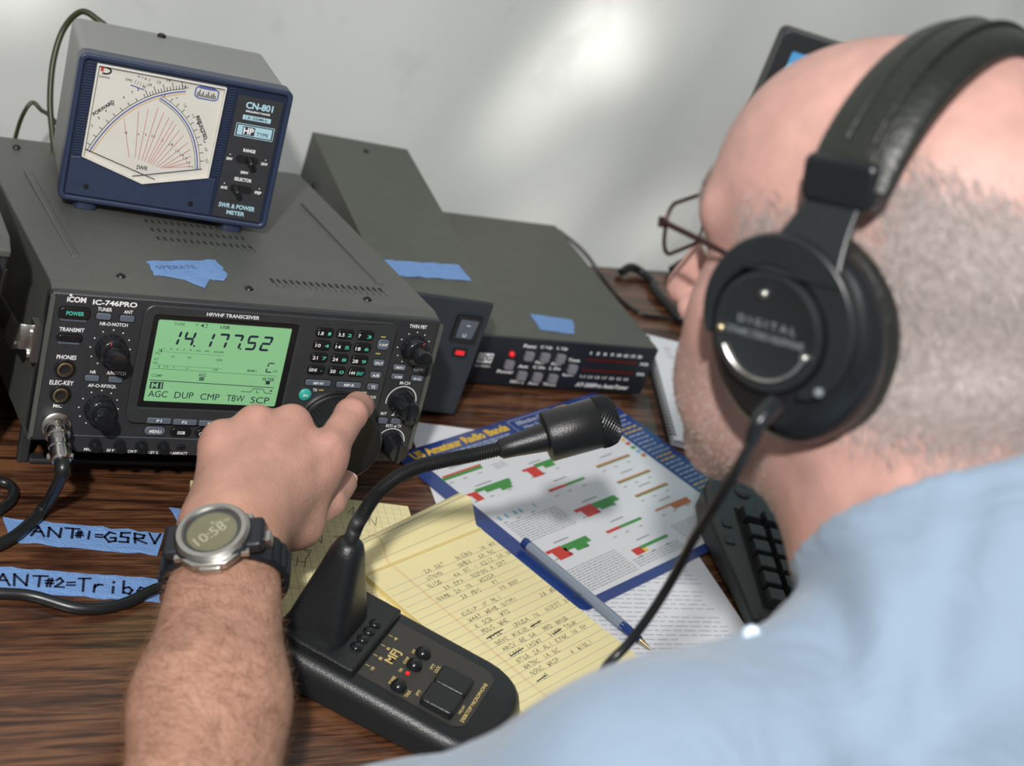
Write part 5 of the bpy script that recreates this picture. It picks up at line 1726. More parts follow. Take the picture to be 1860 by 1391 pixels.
def vmesh(name, V, Q, mats, parent, colors=None):
    me = bpy.data.meshes.new(name)
    me.vertices.add(len(V))
    me.vertices.foreach_set('co', V.astype(np.float32).ravel())
    me.loops.add(len(Q) * 4)
    me.loops.foreach_set('vertex_index', Q.astype(np.int32).ravel())
    me.polygons.add(len(Q))
    me.polygons.foreach_set('loop_start', np.arange(0, len(Q) * 4, 4, dtype=np.int32))
    me.polygons.foreach_set('use_smooth', np.ones(len(Q), bool))
    for m in mats:
        me.materials.append(M[m])
    me.update(calc_edges=True)
    me.validate()
    if colors is not None:
        at = me.color_attributes.new('pigment', 'FLOAT_COLOR', 'POINT')
        at.data.foreach_set('color', np.c_[colors, np.ones(len(V))].astype(np.float32).ravel())
    o = bpy.data.objects.new(name, me)
    COL.objects.link(o)
    o.parent = parent
    return o


# ---------------------------------------------------------------- the operator: joints in room coordinates
person = thing('person', 'bald man in light blue shirt leaning to the radio, hand on its dial', 'person')
HF = Vector((-.3682, .8780, -.3058)).normalized()          # where the face points
HL_ = Vector((-.9196, -.3924, -.0193)).normalized()        # towards his left ear
HU = HF.cross(HL_)
HO = Vector((.305, -.3483, .4146))
HM = Matrix(((HF.x, HL_.x, HU.x, HO.x), (HF.y, HL_.y, HU.y, HO.y), (HF.z, HL_.z, HU.z, HO.z), (0, 0, 0, 1)))
AX = [tuple(HF), tuple(HL_), tuple(HU)]


def hp_(x, y, z):
    return tuple(HM @ Vector((x, y, z)))


NBs = Vector((.3125, -.4760, .3350))                        # base of the neck
SHL = Vector((.137, -.533, .241))
SHR = Vector((.470, -.420, .255))
ELB = Vector((.020, -.386, .052))
WRI = Vector((.092, -.152, .098))
FAM = Vector((.055, -.268, .072))

B = Field((-.06, -.76, -.16), (.58, .03, .58), .0023)
# skull and face
B.ell(hp_(-.014, 0, .036), (.098, .0765, .088), AX, .02)
B.ell(hp_(.032, 0, .036), (.060, .064, .070), AX, .03)
B.ell(hp_(.030, 0, -.040), (.060, .058, .072), AX, .03)
for s in (-1, 1):
    B.cone(hp_(-.012, .055 * s, -.058), hp_(.070, .018 * s, -.100), .020, .018, .025)
    B.ell(hp_(.052, .044 * s, -.024), (.030, .024, .028), AX, .02)
    B.cone(hp_(.070, .046 * s, .030), hp_(.088, .014 * s, .031), .011, .010, .014)
    B.ell(hp_(.094, .033 * s, .012), (.015, .017, .011), AX, .012, 'cut')
    B.ell(hp_(.074, .032 * s, .012), (.0125, .0125, .0125), AX, .003)
    B.ell(hp_(.102, .013 * s, -.034), (.010, .008, .008), AX, .006)
    # outer ear, pressed flat inside the cup
    B.ell(hp_(-.008, .077 * s, -.006), (.018, .006, .030), AX, .006)
for s in (-1, 1):
    B.ell(hp_(.060, .033 * s, -.060), (.034, .025, .036), AX, .02)
B.ell(hp_(.080, 0, -.103), (.020, .022, .018), AX, .02)
B.cone(hp_(.090, 0, .020), hp_(.117, 0, -.026), .0085, .0115, .010)
B.ell(hp_(.098, 0, -.058), (.010, .024, .006), AX, .006)
B.ell(hp_(.096, 0, -.068), (.010, .021, .006), AX, .006)
B.ell(hp_(.108, 0, -.063), (.010, .017, .0015), AX, .003, 'cut')
# neck, with the fold at the nape
B.cone(hp_(-.022, 0, -.040), tuple(NBs), .060, .066, .03)
B.cone(hp_(-.060, 0, -.050), tuple(NBs + Vector((.006, -.03, .0))), .036, .045, .03)
B.cone(hp_(.012, 0, -.075), tuple(NBs + Vector((-.01, .045, -.02))), .040, .05, .03)
# shoulders, chest, upper arm
for q_ in (SHL, SHR):
    B.cone(tuple(NBs + Vector((0, -.02, -.035))), tuple(q_ + Vector((0, 0, -.008))), .040, .044, .02)
B.cone(tuple(NBs + Vector((.03, -.06, -.13))), (.37, -.66, .02), .085, .085, .04)
B.cone(tuple(SHL + Vector((0, 0, -.008))), tuple(ELB), .044, .038, .02)
# forearm
B.cone(tuple(ELB), tuple(FAM), .0440, .0415, .02, ax=(-.2, 0, 1), sq=1.08)
ARMN = Vector((-.456, -.055, .878)).normalized()
B.cone(tuple(FAM), tuple(WRI), .0415, .0305, .02, ax=tuple(ARMN), sq=1.22)
# hand
IDX = [Vector(p) for p in ((.170, -.093, .122), (.196, -.059, .129), (.2105, -.0385, .1225), (.2215, -.0240, .1135))]
MID = [Vector(p) for p in ((.148, -.074, .130), (.166, -.044, .106), (.171, -.030, .084), (.170, -.028, .066))]
RIN = [Vector(p) for p in ((.122, -.076, .130), (.141, -.046, .106), (.148, -.034, .084), (.149, -.033, .066))]
PIN = [Vector(p) for p in ((.099, -.083, .122), (.113, -.060, .101), (.121, -.052, .084), (.124, -.053, .070))]
THU = [Vector(p) for p in ((.118, -.138, .086), (.152, -.118, .080), (.180, -.098, .084), (.1985, -.076, .083))]
for C_, r0, r1 in ((IDX, .0150, .0215), (MID, .0150, .0220), (RIN, .0145, .0215), (PIN, .0140, .0205)):
    B.cone(tuple(WRI + (C_[0] - WRI) * .05), tuple(C_[0] - Vector((0, 0, .008))), r1 + .002, r0, .016)
B.cone(tuple(WRI), tuple((IDX[0] + PIN[0]) / 2 - Vector((0, 0, .012))), .024, .021, .016)
B.cone(tuple(THU[0] + Vector((-.01, -.004, .004))), tuple(THU[1]), .0200, .0150, .014)
B.cone(tuple(THU[1]), tuple(IDX[0] - Vector((.008, .010, .016))), .0120, .0120, .014)
for C_, rs in ((IDX, (.0122, .0110, .0100, .0092)), (MID, (.0108, .0096, .0086, .0078)), (RIN, (.0104, .0092, .0083, .0075)), (PIN, (.0098, .0082, .0074, .0066)), (THU, (.0145, .0120, .0108, .0092))):
    for i in range(3):
        B.cone(tuple(C_[i]), tuple(C_[i + 1]), rs[i], rs[i + 1], .0035)
    if C_ is not THU:
        n_ = (Vector((-.15, -.35, .92)))
        B.ell(tuple(C_[0] + n_ * .0018), (.0098, .0098, .0085), None, .012)       # knuckle
        B.ell(tuple(C_[1] + n_ * .0010), (.0094, .0094, .0092), None, .004)
# right arm: forearm and hand resting on the thigh below the table edge
ELR, WRR = Vector((.515, -.575, .015)), Vector((.452, -.530, -.088))
B.cone(tuple(SHR + Vector((0, 0, -.008))), tuple(ELR), .046, .041, .02)
B.cone(tuple(ELR), tuple(WRR), .041, .029, .02)
for dx, ln in ((-.030, .050), (-.010, .058), (.010, .054), (.028, .042)):
    k0 = WRR + Vector((.018 + dx, .070, -.024))
    B.cone(tuple(WRR + Vector((.004 + dx * .4, .012, -.005))), tuple(k0), .018, .013, .014)
    B.cone(tuple(k0), tuple(k0 + Vector((dx * .15, ln * .6, -.004))), .0100, .0088, .004)
    B.cone(tuple(k0 + Vector((dx * .15, ln * .6, -.004))), tuple(k0 + Vector((dx * .2, ln, -.014))), .0088, .0074, .003)
B.cone(tuple(WRR + Vector((-.012, .020, -.010))), tuple(WRR + Vector((-.040, .050, -.022))), .0150, .0115, .010)
B.cone(tuple(WRR + Vector((-.040, .050, -.022))), tuple(WRR + Vector((-.046, .078, -.027))), .0112, .0090, .004)
# tendons on the back of the hand
for C_ in (IDX, MID, RIN):
    B.cone(tuple(WRI.lerp(C_[0], .35) + Vector((0, 0, .0165))), tuple(C_[0] + Vector((-.001, -.002, .0075))), .0022, .0032, .008)
V, Q = B.surface()
del B
V = relax(V, Q, 2, .4)

# pigment: natural colour zones of the skin
loc = (V - np.array(HO)) @ np.array(AX).T                  # head coordinates
hx, hy, hz_ = loc[:, 0], loc[:, 1], loc[:, 2]
base = np.tile(np.array([.43, .235, .165]), (len(V), 1))


def sst(a, b, x):
    t = np.clip((x - a) / (b - a), 0, 1)
    return t * t * (3 - 2 * t)


head = sst(-.16, -.13, hz_) * (np.linalg.norm(loc, axis=1) < .21)
col = base.copy()
face = head[:, None]
col = col * (1 - face) + np.array([.53, .305, .262]) * face
# short grey hair shows as a greyer scalp on the sides and back
hairz = sst(-.020, -.045, hx) * sst(.088, .055, hz_ + .25 * np.maximum(0, -hx - .02)) * sst(-.066, -.032, hz_ + .1 * hx) * (np.linalg.norm(loc, axis=1) < .17)
hairz = np.maximum(hairz, .45 * sst(.055, .035, hx) * sst(.055, .03, hz_) * sst(-.01, .01, hz_) * (np.abs(hy) > .04) * (np.linalg.norm(loc, axis=1) < .17))
col = col * (1 - .45 * hairz[:, None]) + np.array([.36, .28, .26]) * .45 * hairz[:, None]
beard = sst(-.030, -.055, hz_) * sst(.005, .030, hx) * (np.linalg.norm(loc, axis=1) < .16) * sst(-.125, -.11, hz_)
col = col * (1 - .30 * beard[:, None]) + np.array([.30, .22, .19]) * .30 * beard[:, None]
neckz = sst(-.085, -.11, hz_) * (V[:, 2] > .25) * (V[:, 1] < -.30)
col = col * (1 - .5 * neckz[:, None]) + np.array([.52, .26, .20]) * .5 * neckz[:, None]
red = np.exp(-((loc - np.array([.112, 0, -.026])) ** 2).sum(1) / .018 ** 2)
col = col * (1 - .4 * red[:, None]) + np.array([.60, .29, .25]) * .4 * red[:, None]
kn = np.zeros(len(V))
for C_ in (IDX, MID, RIN, PIN):
    for j in (0, 1, 3):
        kn = np.maximum(kn, np.exp(-((V - np.array(C_[j])) ** 2).sum(1) / .016 ** 2))
hand = sst(-.17, -.13, V[:, 1]) * (V[:, 2] < .2)
col = col * (1 - .5 * hand[:, None]) + np.array([.52, .29, .235]) * .5 * hand[:, None]
col = col * (1 - .38 * kn[:, None]) + np.array([.55, .24, .20]) * .38 * kn[:, None]
body = vmesh('body', V, Q, ['skin'], person, col)

# fingernails
def nail(name, tip, prev, up, w, l):
    d = (tip - prev).normalized()
    n_ = (up - d * up.dot(d)).normalized()
    s_ = d.cross(n_)
    c_ = tip + n_ * w * .92 + d * .001
    mbn = MB().sheet(lambda u, v: c_ + s_ * ((u - .5) * 2 * w * .72) + d * ((v - .5) * l) - n_ * (w * .62 * (2 * u - 1) ** 2 + .0006), 8, 4, thick=.0005)
    return ob(name, mbn, 'nail', person, smooth=60)


nail('fingernail', IDX[3], IDX[2], Vector((-.1, -.4, .9)), .0072, .011)
nail('fingernail', THU[3], THU[2], Vector((.55, -.5, .6)), .0088, .013)
for C_ in (MID, RIN, PIN):
    nail('fingernail', C_[3], C_[2], Vector((.2, .9, .1)), .0068, .010)
# eyes, brows
for s in (-1, 1):
    e = ob('eye', MB().lathe([(.0001, -.0115)] + [(.0116 * math.sin(math.radians(a)), -.0116 * math.cos(math.radians(a))) for a in range(15, 180, 15)] + [(.0001, .0116)], hp_(.0775, .032 * s, .012), HF, 20), 'eye', person, smooth=80)
    ob('iris', MB().lathe([(.0050, .0106), (.0030, .0119), (.0002, .0122)], hp_(.0775, .032 * s, .012), (HF - HU * .25), 16), 'iris', e, smooth=80)


# ---------------------------------------------------------------- hair: short strands rooted on the skin
def strands(name, w, count, length, width, flow, m, seed, lift=.5, wob=.35):
    rng = np.random.default_rng(seed)
    tri = V[Q]
    cen = tri.mean(1)
    area = np.linalg.norm(np.cross(tri[:, 2] - tri[:, 0], tri[:, 3] - tri[:, 1]), axis=1) * .5
    p = area * w[Q].mean(1)
    p = p / p.sum()
    f = rng.choice(len(Q), count, p=p)
    a, b = rng.random((2, count, 1))
    P = (tri[f, 0] * (1 - a) * (1 - b) + tri[f, 1] * a * (1 - b) + tri[f, 2] * a * b + tri[f, 3] * (1 - a) * b)
    N = np.cross(tri[f, 2] - tri[f, 0], tri[f, 3] - tri[f, 1])
    N /= np.linalg.norm(N, axis=1)[:, None] + 1e-9
    fl = flow(P, N) + rng.normal(0, wob, (count, 3))
    fl -= (fl * N).sum(1)[:, None] * N
    fl /= np.linalg.norm(fl, axis=1)[:, None] + 1e-9
    D1 = fl + N * lift
    D1 /= np.linalg.norm(D1, axis=1)[:, None]
    S = np.cross(D1, N)
    S /= np.linalg.norm(S, axis=1)[:, None] + 1e-9
    l = (length * rng.uniform(.6, 1.2, (count, 1)))
    p0 = P - N * .0003
    p1 = P + D1 * l * .5
    p2 = P + D1 * l * .5 + (D1 * .8 + fl * .4) * l * .5
    hw = width * .5
    VV = np.stack([p0 - S * hw, p0 + S * hw, p1 - S * hw * .9, p1 + S * hw * .9, p2], 1).reshape(-1, 3)
    base_ = np.arange(count)[:, None] * 5
    quads = base_ + np.array([0, 1, 3, 2])
    tris = base_ + np.array([2, 3, 4])
    me = bpy.data.meshes.new(name)
    me.from_pydata(VV.tolist(), [], quads.tolist() + tris.tolist())
    me.materials.append(M[m])
    me.polygons.foreach_set('use_smooth', np.ones(len(me.polygons), bool))
    o_ = bpy.data.objects.new(name, me)
    COL.objects.link(o_)
    o_.parent = person
    o_['kind'] = 'stuff'
    return o_


aF, aU = np.array(HF), np.array(HU)
o = strands('short_hair', hairz, 42000, .0085, .00036, lambda P, N: np.tile(-aF * .5 - aU * .9, (len(P), 1)), 'hair', 1, .45, .4)
o['label'] = 'cropped grey hair on the sides and back of the head'
strands('stubble', beard, 5000, .0022, .00030, lambda P, N: np.tile(-aU + aF * .3, (len(P), 1)), 'hair', 2, .8, .5)
armz = sst(-.165, -.20, V[:, 1]) * (V[:, 2] < .15) * (V[:, 0] < .16) * (V[:, 1] > -.42)
AD = np.array((FAM - WRI).normalized())
strands('arm_hair', armz, 9000, .013, .00019, lambda P, N: np.tile(-AD * .35 + np.array([-.6, .1, -.3]), (len(P), 1)), 'armhair', 3, .22, .5)
browz = np.zeros(len(V))
for s in (-1, 1):
    for t in np.linspace(0, 1, 6):
        c_ = np.array([.098 - .022 * t * t, (.014 + .036 * t) * s, .036 + .004 * math.sin(t * 3)])
        browz = np.maximum(browz, np.exp(-((loc - c_) ** 2).sum(1) / .0062 ** 2))
browz[browz < .2] = 0
strands('eyebrows', browz, 900, .007, .00035, lambda P, N: np.tile(-aF * .4 + aU * .2, (len(P), 1)), 'hair', 4, .35, .5)

# ---------------------------------------------------------------- clothes
S_ = Field((-.10, -1.02, -.32), (.66, -.24, .46), .0045)
HIP = Vector((.40, -.84, -.16))
CH_ = NBs + Vector((.03, -.07, -.145))
S_.cone(tuple(CH_), tuple(HIP), .140, .150, .05, ax=(-.45, .75, .3), sq=1.15)
for q_ in (SHL, SHR):
    S_.cone(tuple(NBs + Vector((0, -.03, -.030))), tuple(q_), .066, .064, .05)
MIDS = SHL.lerp(ELB, .52) + Vector((.006, -.006, -.006))
S_.cone(tuple(SHL), tuple(MIDS), .065, .057, .04)
S_.cone(tuple(MIDS), tuple(ELB + Vector((.002, -.012, .009))), .058, .0560, .02)
S_.cone(tuple(ELB + Vector((.002, -.012, .009))), tuple(ELB.lerp(FAM, .26) + Vector((0, 0, .007))), .0560, .0550, .02)
S_.cone(tuple(SHR), tuple(ELR), .065, .056, .04)
S_.cone(tuple(ELR), tuple(ELR.lerp(WRR, .2)), .056, .053, .02)
# collar band standing round the neck
ND = Vector((.055, .895, .442)).normalized()
S_.cone(tuple(NBs - ND * .03), tuple(NBs + ND * .012), .098, .0870, .02)


def wr(X, Y, Z):
    """folds of the cloth"""
    ph = 62 * X + 34 * Y - 48 * Z + 2.4 * np.sin(23 * Y + 15 * Z - 9 * X)
    w = .0058 * (np.abs(np.sin(ph * .7)) ** .6 - .6) * np.clip((.36 - Z) / .1, 0, 1) * (.55 + .45 * np.sin(19 * X - 13 * Y + 11 * Z))
    w = w + .0036 * np.sin(110 * X - 60 * Z + 42 * Y + 2.2 * np.sin(26 * X + 11 * Z)) * np.clip((.22 - Z) / .10, 0, 1)
    # a long crease running out from the collar over the shoulder, and one across the back
    c1 = (X - .22) * .75 + (Z - .30) * .66 + .02 * np.sin(30 * Y)
    w = w + .0050 * np.exp(-(c1 / .010) ** 2) - .0040 * np.exp(-((c1 - .022) / .012) ** 2)
    c2 = (Y + .50) * .8 - (X - .26) * .6 + .015 * np.sin(25 * Z)
    w = w + .0040 * np.exp(-(c2 / .009) ** 2)
    return w + .0014 * np.sin(60 * Y + 75 * Z + 1.5 * np.sin(40 * X))


sl, g = S_.grid((-1, -2, -1), (2, 1, 1))
S_.F += wr(*g).astype(np.float32)
# crisp upper edge of the collar and hem of the sleeve
nb_ = np.array(NBs + ND * .022)


def plane_cut(F_, P0, Nn, lo, hi):
    sl_, g_ = F_.grid(lo, hi)
    d_ = (g_[0] - P0[0]) * Nn[0] + (g_[1] - P0[1]) * Nn[1] + (g_[2] - P0[2]) * Nn[2]
    F_.F[sl_] = np.maximum(F_.F[sl_], d_.astype(np.float32))


plane_cut(S_, nb_, np.array(ND), (nb_ - .12), (nb_ + .12))
hem = ELB.lerp(FAM, .22)
hd3 = (FAM - ELB).normalized()
plane_cut(S_, np.array(hem), np.array(hd3), np.array(hem) - .085, np.array(hem) + .085)
VS, QS = S_.surface()
del S_
VS = relax(VS, QS, 2, .4)
shirt = vmesh('shirt', VS, QS, ['shirt'], person)
shirt['label'] = 'light blue cotton shirt'

TR = Field((.12, -1.06, -.76), (.72, -.20, -.10), .008)
for s, kx in ((-1, .0), (1, 1.0)):
    hipj = HIP + Vector((.09 * s, .02 * s, -.065))
    kn_ = Vector((.24 + .26 * kx, -.40, -.20))
    an_ = Vector((.27 + .25 * kx, -.42, -.70))
    TR.cone(tuple(hipj), tuple(kn_), .088, .064, .03)
    TR.cone(tuple(kn_), tuple(an_), .062, .050, .02)
VT, QT = TR.surface()
vmesh('trousers', relax(VT, QT, 1), QT, ['trousers'], person)
for kx in (0, 1.0):
    a = Vector((.27 + .25 * kx, -.42, -.70))
    mb = MB().tube([a + Vector((0, -.06, -.015)), a + Vector((0, 0, -.012)), a + Vector((-.01, .10, -.022)), a + Vector((-.012, .18, -.028))], lambda t: (.036 - .010 * t, .034 - .012 * t), 16, smooth=6, flat=(1, 0, 0))
    ob('shoe', mb, 'shoe', person, smooth=60)
# collar button
cb0 = R(1357, 1132, .66)
vi = VS[np.argmin(((VS - np.array(cb0)) ** 2).sum(1))]
cb = Vector(vi.tolist())          # sewn on the cloth
ob('collar_button', MB().lathe([(.0040, 0), (.0040, .0012), (.0030, .0016), (.001, .0012)], cb, CAM - cb, 18), 'button', person, smooth=40)

# plain chair under him
chr_ = thing('folding_chair', 'brown metal folding chair under the man in the blue shirt', 'chair', T(.42, -.88, -.75))
ob('seat', MB().prism(rr(-.205, .205, -.20, .20, .04, 5), .412, .430, 'z'), 'steel', chr_, smooth=40, bevel=.004)
for x in (-.22, .22):
    ob('front_leg', MB().tube([(x, -.16, .72), (x, .20, 0)], .011, 10, smooth=0), 'steel', chr_, smooth=60)
    ob('rear_leg', MB().tube([(x, .10, .43), (x, -.24, 0)], .011, 10, smooth=0), 'steel', chr_, smooth=60)
ob('backrest', MB().sheet(lambda u, v: (-.22 + .44 * u, -.205 - .03 * math.sin(u * math.pi), .58 + .16 * v), 10, 4, thick=.012, nrm=(0, 1, 0)), 'steel', chr_, smooth=60)
# ---------------------------------------------------------------- headphones (built in head coordinates)
hph = thing('headphones', 'black over-ear headphones with padded headband worn by the man', 'headphones')
hph.matrix_world = HM
CXc, CZc = -.004, -.010           # centre of the cups


def cup(s):
    A = Vector((0, s, 0))
    up = Vector((.10, 0, 1)).normalized()
    c = Vector((CXc, .066 * s, CZc))
    pad = MB().lathe([(.030, .006), (.035, .003), (.042, .006), (.0447, .013), (.043, .020), (.038, .022)], c, A, 48, sx=1.14, up=up)
    ob('ear_pad', pad, 'hpad', hph, smooth=60)
    sh = MB().lathe([(.0415, .018), (.0437, .021), (.0437, .027), (.0418, .0315), (.0385, .0350), (.0335, .0372), (.004, .0378)], c, A, 64, sx=1.12, up=up)
    return ob('ear_cup', sh, 'hp', hph, smooth=40), c


for s in (1, -1):
    cp_, c = cup(s)
    A = Vector((0, s, 0))
    dc = c + Vector((.0060, 0, .0045))
    ds = ob('cup_disc', MB().lathe([(.0285, .036), (.0285, .0415), (.0276, .0432), (.0258, .0438), (.0245, .0432), (.002, .0430)], dc, A, 56), 'hpy', hph, smooth=35)
    # yoke: crescent plate round the disc, running up into the arm
    mb = MB()
    ptsy = []
    for a in range(-14, 236, 8):
        t = math.radians(a)
        ptsy.append((math.cos(t), math.sin(t)))
    inn, ou = [], []
    for k, (cx_, cz_) in enumerate(ptsy):
        f = k / (len(ptsy) - 1)
        Ri = .0300
        Ro = .0325 + .0120 * math.sin(f ** 1.25 * math.pi) ** .7
        inn.append((dc.x + Ri * cx_, dc.z + Ri * cz_))
        ou.append((dc.x + Ro * cx_, dc.z + Ro * cz_ * 1.04))
    n = len(inn)
    y0, y1 = c.y + s * .0340, c.y + s * .0425
    vs_ = [(a, y0, b) for a, b in inn] + [(a, y0, b) for a, b in ou] + [(a, y1, b) for a, b in inn] + [(a, y1, b) for a, b in ou]
    fs_ = []
    for k in range(n - 1):
        fs_ += [(k, k + 1, n + k + 1, n + k), (2 * n + k, 3 * n + k, 3 * n + k + 1, 2 * n + k + 1), (n + k, n + k + 1, 3 * n + k + 1, 3 * n + k), (k, 2 * n + k, 2 * n + k + 1, k + 1)]
    fs_ += [(0, n, 3 * n, 2 * n), (n - 1, 3 * n - 1, 4 * n - 1, 2 * n - 1)]
    mb.add(vs_, fs_)
    yk = ob('yoke', mb, 'hpy', hph, smooth=40, bevel=.0015)
    # arm from the crescent up to the slider
    arm = MB().add([], [])
    lv = []
    for t in range(9):
        f = t / 8
        z = .022 + .040 * f
        w = .010 * (1 - f) ** 1.8 + .0135
        x = -.0065 - .0105 * f
        y = (c.y + s * .0425) * (1 - f) + s * .0925 * f if f > 0 else c.y + s * .0425
        y = s * (abs(c.y) + .0425 - .014 * f)
        lv.append([(x - w, y - s * .004, z), (x + w, y - s * .004, z), (x + w, y, z), (x - w, y, z)])
    vs_ = [p for L in lv for p in L]
    fs_ = [(0, 1, 2, 3), tuple(range(32, 36))]
    for q_ in range(8):
        fs_ += [(q_ * 4 + i, q_ * 4 + (i + 1) % 4, q_ * 4 + 4 + (i + 1) % 4, q_ * 4 + 4 + i) for i in range(4)]
    ob('yoke_arm', MB().add(vs_, fs_), 'hpy', hph, smooth=50, bevel=.0018, seg=3)
    ob('slider_housing', MB().prism(rr(-.0350, .0010, .054, .076, .005, 4), s * .084, s * .0985), 'hp', hph, smooth=45, bevel=.003, seg=3)
    # silver arc drawn in for the edge highlight below the disc, and rivets
    pts = [Vector((dc.x + .0222 * math.cos(math.radians(a)), c.y + s * .0435, dc.z + .0222 * math.sin(math.radians(a)))) for a in range(198, 342, 9)]
    cr = ob('highlight_arc', MB().tube(pts, lambda t: (.0022, .0012), 10, smooth=3, flat=(0, 1, 0)), 'silver', hph, smooth=60)
    for a, r_, m_ in ((198, .0222, 'silver'), (80, .0175, 'silver'), (352, .0235, 'gold'), (214, .0365, 'hptext')):
        p = Vector((dc.x + r_ * math.cos(math.radians(a)), c.y + s * .0425, dc.z + r_ * math.sin(math.radians(a))))
        ob('rivet', MB().lathe([(.0022, 0), (.0022, .0018), (.0012, .0028), (.0003, .003)], p, A, 14), m_, hph, smooth=50)
    if s > 0:
        mb = MB()
        # x forward is to the left when the left cup is seen from outside
        put = lambda a, b: (dc.x - a, c.y + .0434, dc.z + b)
        text(mb, 'D I G I T A L', 0, .0036, .030, .0036, put, m=0, bold=.02)
        text(mb, 'DYNAMIC STEREO HEADPHONES', .000, -.0022, .0400, .0034, put, m=0, bold=.02)
        lt_ = ob('cup_lettering', mb, 'hptext', ds)

# padded headband
mb = MB()
bp = []
for a in range(-75, 76, 6):
    t = math.radians(a)
    bp.append(Vector((-.0165 - .011 * math.cos(t), .0955 * math.sin(t), .044 + .080 * math.cos(t))))
ob('headband', mb.tube(bp, lambda t: (.0210, .0062 + .0035 * math.sin(t * math.pi)), 24, smooth=3, flat=(1, 0, 0)), 'hpad', hph, smooth=60)
for dx in (-.0065, .0065):
    q = [p + Vector((dx, 0, 0)) + (p - Vector((-.018, 0, .046))).normalized() * (.0064 + .0030 * math.sin(i / (len(bp) - 1) * math.pi)) for i, p in enumerate(bp)]
    ob('headband_seam', MB().tube(q[2:-2], .0013, 8, smooth=3), 'hpad', hph, smooth=60)
# cord from the left cup down behind the pad
IH = HM.inverted()
e0 = IH @ R(1380, 765, .668)
bt = ob('strain_relief', MB().tube([e0 + Vector((-.0005, -.010, .006)), e0, IH @ R(1366, 800, .672)], lambda t: .0044 - .001 * t, 12, smooth=5), 'hp', hph, smooth=60)
ob('cord', MB().tube([IH @ p for p in (R(1368, 796, .672), R(1340, 850, .68), R(1300, 915, .71), R(1262, 975, .75), R(1225, 1045, .79), R(1185, 1110, .81), R(1140, 1170, .82), R(1100, 1212, .815), R(1085, 1260, .78), R(1100, 1400, .72))], .0026, 10, smooth=8), 'cable', hph, smooth=60)

# ---------------------------------------------------------------- spectacles
sp = thing('spectacles', 'thin bronze wire spectacles on the face of the man', 'glasses')
sp.matrix_world = HM
for s in (1, -1):
    cy = .036 * s
    y0, y1, z0, z1 = cy - .0255, cy + .0255, .0035, .0300

    def lensx(y):
        return .1040 - .22 * abs(abs(y) - .010) * .9
    o_ = rr(y0, y1, z0, z1, .010, 6)
    pts = [Vector((lensx(a), a, b)) for a, b in o_]
    pts = pts + [pts[0], pts[1]]
    ob('rim', MB().tube(pts, .0011, 8, smooth=0), 'frame', sp, smooth=60)
    L_ = MB()
    n = len(o_)
    ctr = Vector((lensx(cy) + .002, cy, .017))
    vs_ = [Vector((lensx(a), a, b)) for a, b in o_] + [ctr] + [Vector((lensx(a) - .0014, a, b)) for a, b in o_] + [ctr - Vector((.0014, 0, 0))]
    fs_ = [(i, (i + 1) % n, n) for i in range(n)] + [(n + 1 + (i + 1) % n, n + 1 + i, 2 * n + 1) for i in range(n)] + [(i, n + 1 + i, n + 1 + (i + 1) % n, (i + 1) % n) for i in range(n)]
    ob('lens', L_.add(vs_, fs_), 'lens', sp, smooth=60)
    hx_ = lensx(.0615)
    tm = [Vector((hx_ + .001, y1 if s > 0 else y0, .022)), Vector((hx_ - .002, .0655 * s, .0222)), Vector((.060, .0705 * s, .0175)), Vector((.020, .077 * s, .010)), Vector((-.005, .0795 * s, .004)), Vector((-.020, .080 * s, -.010))]
    tp = ob('temple', MB().tube(tm, lambda t: (.0016, .0008), 8, smooth=6, flat=(0, 0, 1)), 'frame', sp, smooth=60)
    ob('hinge', MB().lathe([(.0018, -.0025), (.0018, .0025)], tm[1] + Vector((.002, 0, 0)), (0, 0, 1), 10), 'frame', tp, smooth=40)
    ob('nose_pad', MB().lathe([(.0005, -.0012), (.0040, -.0008), (.0042, .0006), (.0005, .0012)], Vector((.0985, .0095 * s, .010)), (.4, .9 * s, 0), 14), 'clearp', sp, smooth=50)
    ob('pad_arm', MB().tube([(.0985, .0100 * s, .010), (.101, .0110 * s, .013), (.1035, .0112 * s, .016)], .0005, 6, smooth=3), 'frame', sp)
ob('bridge', MB().tube([(.1035, .0110, .020), (.1065, .005, .0235), (.1075, 0, .0245), (.1065, -.005, .0235), (.1035, -.0110, .020)], .0011, 8, smooth=4), 'frame', sp, smooth=60)

# ---------------------------------------------------------------- wristwatch
AXW = (FAM - WRI).normalized()                      # towards the elbow
WC = WRI + AXW * .030
NW = (ARMN - AXW * ARMN.dot(AXW)).normalized()       # out of the dial
SW = AXW.cross(NW)
if SW.dot(XR) < 0:
    SW = -SW
WM = Matrix(((SW.x, -AXW.x, NW.x, WC.x), (SW.y, -AXW.y, NW.y, WC.y), (SW.z, -AXW.z, NW.z, WC.z), (0, 0, 0, 1)))
wt = thing('wristwatch', 'digital wristwatch with steel bezel and black resin strap on left wrist', 'watch')
wt.matrix_world = WM
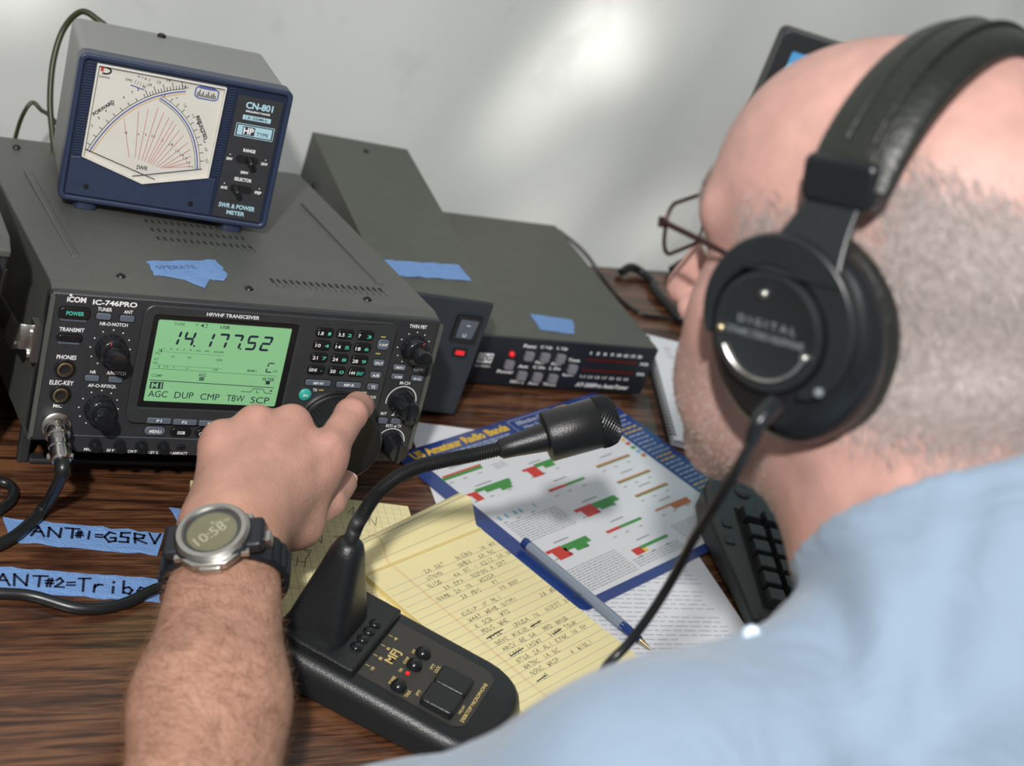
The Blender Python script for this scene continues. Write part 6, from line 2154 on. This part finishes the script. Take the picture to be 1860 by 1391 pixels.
# local: x to the right across the wrist, y towards the hand, z out of the dial
mb = MB()
ra, rb = .0365, .0295
rows = []
for a in range(0, 361, 10):
    t = math.radians(a)
    side = max(0, -math.cos(t) * 0 + math.sin(t))
    w = .0095 + .0045 * max(0, math.sin(t)) ** 2
    cx_, cz_ = ra * math.cos(t), rb * math.sin(t)
    nx, nz = math.cos(t) / ra, math.sin(t) / rb
    l = math.hypot(nx, nz)
    nx, nz = nx / l, nz / l
    th = .0024
    rows.append([(cx_ - nx * th * .2, -w, cz_ - nz * th * .2), (cx_ + nx * th, -w * .9, cz_ + nz * th), (cx_ + nx * th * 1.15, 0, cz_ + nz * th * 1.15), (cx_ + nx * th, w * .9, cz_ + nz * th), (cx_ - nx * th * .2, w, cz_ - nz * th * .2)])
vs_ = [p for r in rows for p in r]
fs_ = []
for i in range(len(rows) - 1):
    fs_ += [(i * 5 + j, i * 5 + j + 1, (i + 1) * 5 + j + 1, (i + 1) * 5 + j) for j in range(4)] + [(i * 5 + 4, i * 5, (i + 1) * 5, (i + 1) * 5 + 4)]
st_ = ob('strap', MB().add(vs_, fs_), 'strap', wt, smooth=50)
for a in (18, 30, 150, 162, 174, 6):
    t = math.radians(a)
    c = Vector(((ra + .0028) * math.cos(t), 0, (rb + .0028) * math.sin(t)))
    ob('strap_rib', MB().box(-.0022, .0022, -.009, .009, -.0008, .0008), 'strap', st_, bevel=.0006).matrix_local = Matrix.Translation(c) @ Matrix.Rotation(math.radians(90) - t, 4, 'Y')
ZC = rb + .0012
cs_ = ob('case', MB().lathe([(.0205, -.004), (.0232, -.001), (.0236, .004), (.0215, .0062)], (0, 0, ZC), (0, 0, 1), 48), 'strap', wt, smooth=35)
ob('bezel', MB().lathe([(.0226, .0040), (.0226, .0068), (.0208, .0088), (.0180, .0090), (.0170, .0078), (.0170, .006)], (0, 0, ZC), (0, 0, 1), 64), 'silver', wt, smooth=35)
ob('dial_ring', MB().lathe([(.0176, .0050), (.0174, .0074), (.0150, .0070), (.0150, .0060)], (0, 0, ZC), (0, 0, 1), 48), 'black', wt, smooth=35)
dg = ob('display', MB().lathe([(.0155, .0055), (.0155, .0066)], (0, 0, ZC), (0, 0, 1), 48), 'wlcd', wt)
mb = MB()
text(mb, '10:58', -.0010, -.0015, .0205, .0075, lambda a, b: (a, b, ZC + .0068), rot=38, m=0, bold=.01)
text(mb, 'SU 6-24', .004, .0075, .011, .0026, lambda a, b: (a, b, ZC + .0068), rot=10, m=0)
ob('watch_digits', mb, 'wdig', dg)
ob('crystal', MB().lathe([(.0170, .0074), (.0165, .0080), (.001, .0083)], (0, 0, ZC), (0, 0, 1), 48), 'clear', wt, smooth=60)
# lugs, buttons
for s in (-1, 1):
    ob('lug', MB().prism(rr(min(s * .014, s * .030), max(s * .014, s * .030), -.0115, .0115, .003, 4), ZC - .004, ZC + .0045, 'z'), 'strap', wt, smooth=40, bevel=.0025, seg=3)
ob('front_button', MB().prism(rr(-.0075, .0075, -.0262, -.0190, .0025, 4), ZC - .0022, ZC + .0035, 'z'), 'silver', wt, smooth=40, bevel=.001)
ob('lower_guard', MB().prism([(-.018, -.017), (-.010, -.0245), (.010, -.0245), (.018, -.017), (.010, -.0185), (-.010, -.0185)], ZC + .000, ZC + .0055, 'z'), 'silver', wt, smooth=40, bevel=.0008)
for x, y in ((-.0195, -.0135), (.0195, -.0135), (-.0195, .0135), (.0195, .0135)):
    ob('side_button', MB().box(x - .003, x + .003, y - .002, y + .002, ZC - .001, ZC + .003), 'silver', wt, bevel=.0008)
ob('buckle_panel', MB().prism(rr(.0265, .0335, -.004, .004, .001, 3), ZC - .0085, ZC - .0005, 'z'), 'silver', wt, bevel=.001)
